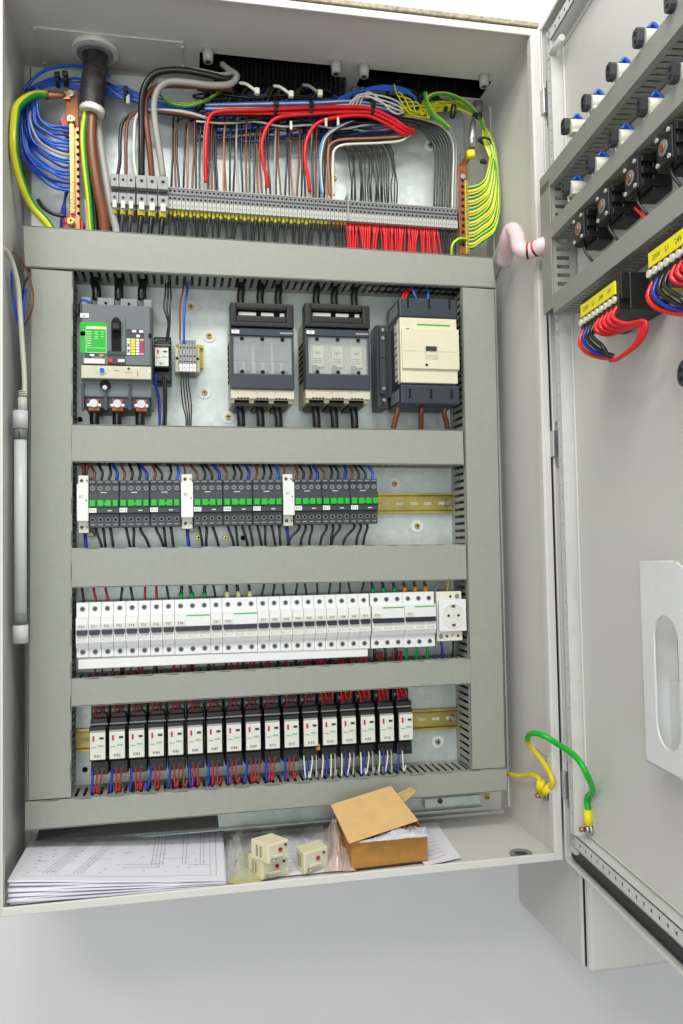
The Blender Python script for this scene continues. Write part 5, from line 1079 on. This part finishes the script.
# small beige relays
def small_relay(label,lb,rb,rt,back,z,h):
    # lb: left-bottom, rb: centre corner, back: right bottom on plane z
    a=fz(*lb,z);b0=fz(*rb,z);d=fz(*back,z);ex=(d-b0);ey=(a-b0);hz=V((0,0,h));c=thing('small_relay',label,'relay',b0)
    b=B();b.hexa([V((0,0,0)),ex,ex+ey,ey,hz,ex+hz,ex+ey+hz,ey+hz],'relay_cream',.0012);n=ex.cross(V((0,0,1))).normalized();en=ex.normalized();
    m=ey.cross(V((0,0,1))).normalized()*-1;m=-ex.normalized()
    # printed marks on the left side face
    for r_ in range(5):
        for j in range(2): p=ey*(.35+.22*j)+hz*(.25+.12*r_)+m*.0005;b.obox(p,ey.normalized()*.0042,m*.0002,V((0,0,.0012)),'ink_dark')
    b.out('body',c)
    b=B();o_=n*.0003
    b.obox(ex*.08+hz*.08+n*.0,ex*.84,hz*.84,n*.0012,'relay_face',.0004)
    b.cyl(ex*.55+hz*.62,ex*.55+hz*.62+n*.0030,.0030,'dull_red',14);b.obox(ex*.2+hz*.30+n*.001,ex*.45,hz*.14,n*.005,'cream',.001);b.cyl(ex*.80+hz*.8,ex*.80+hz*.8+n*.003,.0018,'dark_grey',8)
    b.cyl(ex*.15+hz*.22,ex*.15+hz*.22+n*.010,.0016,'steel',8);b.out('socket_face',c)
    return c
small_relay('small beige relay with a red dot, bottom left under another one',(248.5,872),(261.5,880.5),None,(289,874.5),.0062,.0265)
small_relay('small beige relay with a red dot, stacked on top of the left one',(251,857.5),(268,864.5),None,(289,858),.0335,.0265)
small_relay('small beige relay with a red dot, alone just left of the cardboard box',(296,867),(304,875),None,(328,867),.0062,.030)
# cardboard box
c=thing('cardboard_box','small open brown cardboard box with its lid flap folded up, on the cabinet floor','box')
A_=fz(351,870,.006);B_=fz(428,861,.006);hb=.041
A_.y=max(A_.y,.010);B_.y=max(B_.y,.010);dep=V((0,.085,0))
ex=B_-A_;t_=.002;hz=V((0,0,hb));b=B()
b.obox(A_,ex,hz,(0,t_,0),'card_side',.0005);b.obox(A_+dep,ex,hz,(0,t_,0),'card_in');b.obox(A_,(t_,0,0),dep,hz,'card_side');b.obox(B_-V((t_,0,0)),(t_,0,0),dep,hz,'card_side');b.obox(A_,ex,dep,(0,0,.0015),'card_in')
b.out('box_body',c)
fl1=at(349,844,.015);fl2=at(418,821,.03);fl3=at(391,787,.085);fl4=at(331,806,.075)
b=B();b.quadslab(fl4,fl3,fl2,fl1,(0,.001,.002),'card',.0005);b.out('lid_flap',c)
b=B();b.quadslab(at(331,806,.075),fl1,A_+hz,A_+hz+dep*.8,(.0015,0,.001),'card',.0003);b.out('side_flap',c)
b=B();b.quadslab(at(396,795,.080),at(411,788,.085),at(416,791,.087),at(404,803,.080),(0,.001,.001),'card');b.out('tongue',c)
bag('milky plastic lining poking out of the cardboard box',[at(358,850,.012),at(428,838,.012),at(426,826,.05),at(400,828,.05)],'film_milky',.003,23,hh=.007,z=(A_+hz).z+.001)
# floor plug
q=fz(521,853,.0045);c=thing('floor_grommet','small dark grommet in the cabinet floor near the front right','grommet',(q.x,q.y,.002));B().ring((0,0,0),(0,0,1),.010,.017,.003,'mid_grey',24).cyl((0,0,.0005),(0,0,.0015),.010,'dark_grey',20).out('ring',c)

c=thing('dark_sheet','dark grey folder leaning behind the white drawings below the lowest duct','sheeting');q=[at(36,841,.150),at(219,828,.150),at(216,806,.188),at(40,826,.188)];B().quadslab(q[3],q[2],q[1],q[0],(0,.0015,.001),'sheet_grey').out('cover',c)  # plain dark grey sheet leaning at the back, under the lowest duct

# ---------------- the 300 wires that show largest stay objects, the rest become one
def shows(o):
    a=0;vs=[v.co for v in o.data.vertices];n=max(1,len(vs)//6)
    for k in range(0,len(vs)-12,6):
        p,q=vs[k],vs[k+6]
        if p.y<.8 and p.x<.9: a+=(V((p.x,0,p.z))-V((q.x,0,q.z))).length
    d=(vs[0]-vs[3]).length
    return a*d*(.1 if o.get('low') else 1)
ws=[o for o in COL.objects if o.parent is None and o.name.split('.')[0]=='wire' and o.type=='MESH']
ws.sort(key=shows,reverse=True)
rest=ws[297:]
bm=bmesh.new();ml=[]
for o in rest:
    for m_ in [o]+list(o.children):
        me=m_.data;n0=len(bm.faces);bm.from_mesh(me);bm.faces.ensure_lookup_table()
        mp=[]
        for mt in me.materials:
            if mt not in ml: ml.append(mt)
            mp.append(ml.index(mt))
        for f in bm.faces[n0:]: f.material_index=mp[f.material_index]
for o in rest:
    for m_ in list(o.children): bpy.data.objects.remove(m_)
    bpy.data.objects.remove(o)
me=bpy.data.meshes.new('thin_wires');bm.to_mesh(me);bm.free()
for mt in ml: me.materials.append(mt)
o=bpy.data.objects.new('thin_wires',me);COL.objects.link(o);tag(o,'mass of thin wires packed between the terminal strip, devices and cable ducts','wiring',kind='stuff')
for o in COL.objects:
    if 'low' in o: del o['low']
for o in COL.objects:
    if o.parent is None and o.get('label') and not 4<=len(o['label'].split())<=16: print('LONG',len(o['label'].split()),o.name,o['label'])

cd=bpy.data.cameras.new('camera');co=bpy.data.objects.new('camera',cd);COL.objects.link(co)
cd.sensor_fit='VERTICAL';cd.sensor_height=24;cd.lens=F/1024*24;cd.clip_start=.02
M=Matrix((RR,UU,-WW)).transposed().to_4x4();M.translation=CAM;co.matrix_world=M;SC.camera=co
w=bpy.data.worlds.new('world');SC.world=w;w.use_nodes=True;w.node_tree.nodes['Background'].inputs[0].default_value=(1,1,.99,1);w.node_tree.nodes['Background'].inputs[1].default_value=.5
def area(name,loc,tgt,sx,sy,p,col=(1,.98,.94)):
    l=bpy.data.lights.new(name,'AREA');l.shape='RECTANGLE';l.size=sx;l.size_y=sy;l.energy=p;l.color=col
    o=bpy.data.objects.new(name,l);COL.objects.link(o);o.location=loc;o.rotation_euler=(V(tgt)-V(loc)).to_track_quat('-Z','Y').to_euler();return o
area('ceiling_lamp',(.3,-1.2,2.1),(.35,0,.5),1.2,.4,29)
area('ceiling_lamp',(-.9,-1.9,1.9),(.5,0,.5),1.2,.4,20)
area('front_fill',(-.2,-2.6,.4),(.4,0,.5),1.6,1.2,22,(.98,.99,1))  # fill light added behind the camera, no real window there
SC.view_settings.view_transform='Standard';SC.view_settings.look='None';SC.view_settings.gamma=1;SC.view_settings.use_curve_mapping=False
SC.view_settings.exposure=-.06
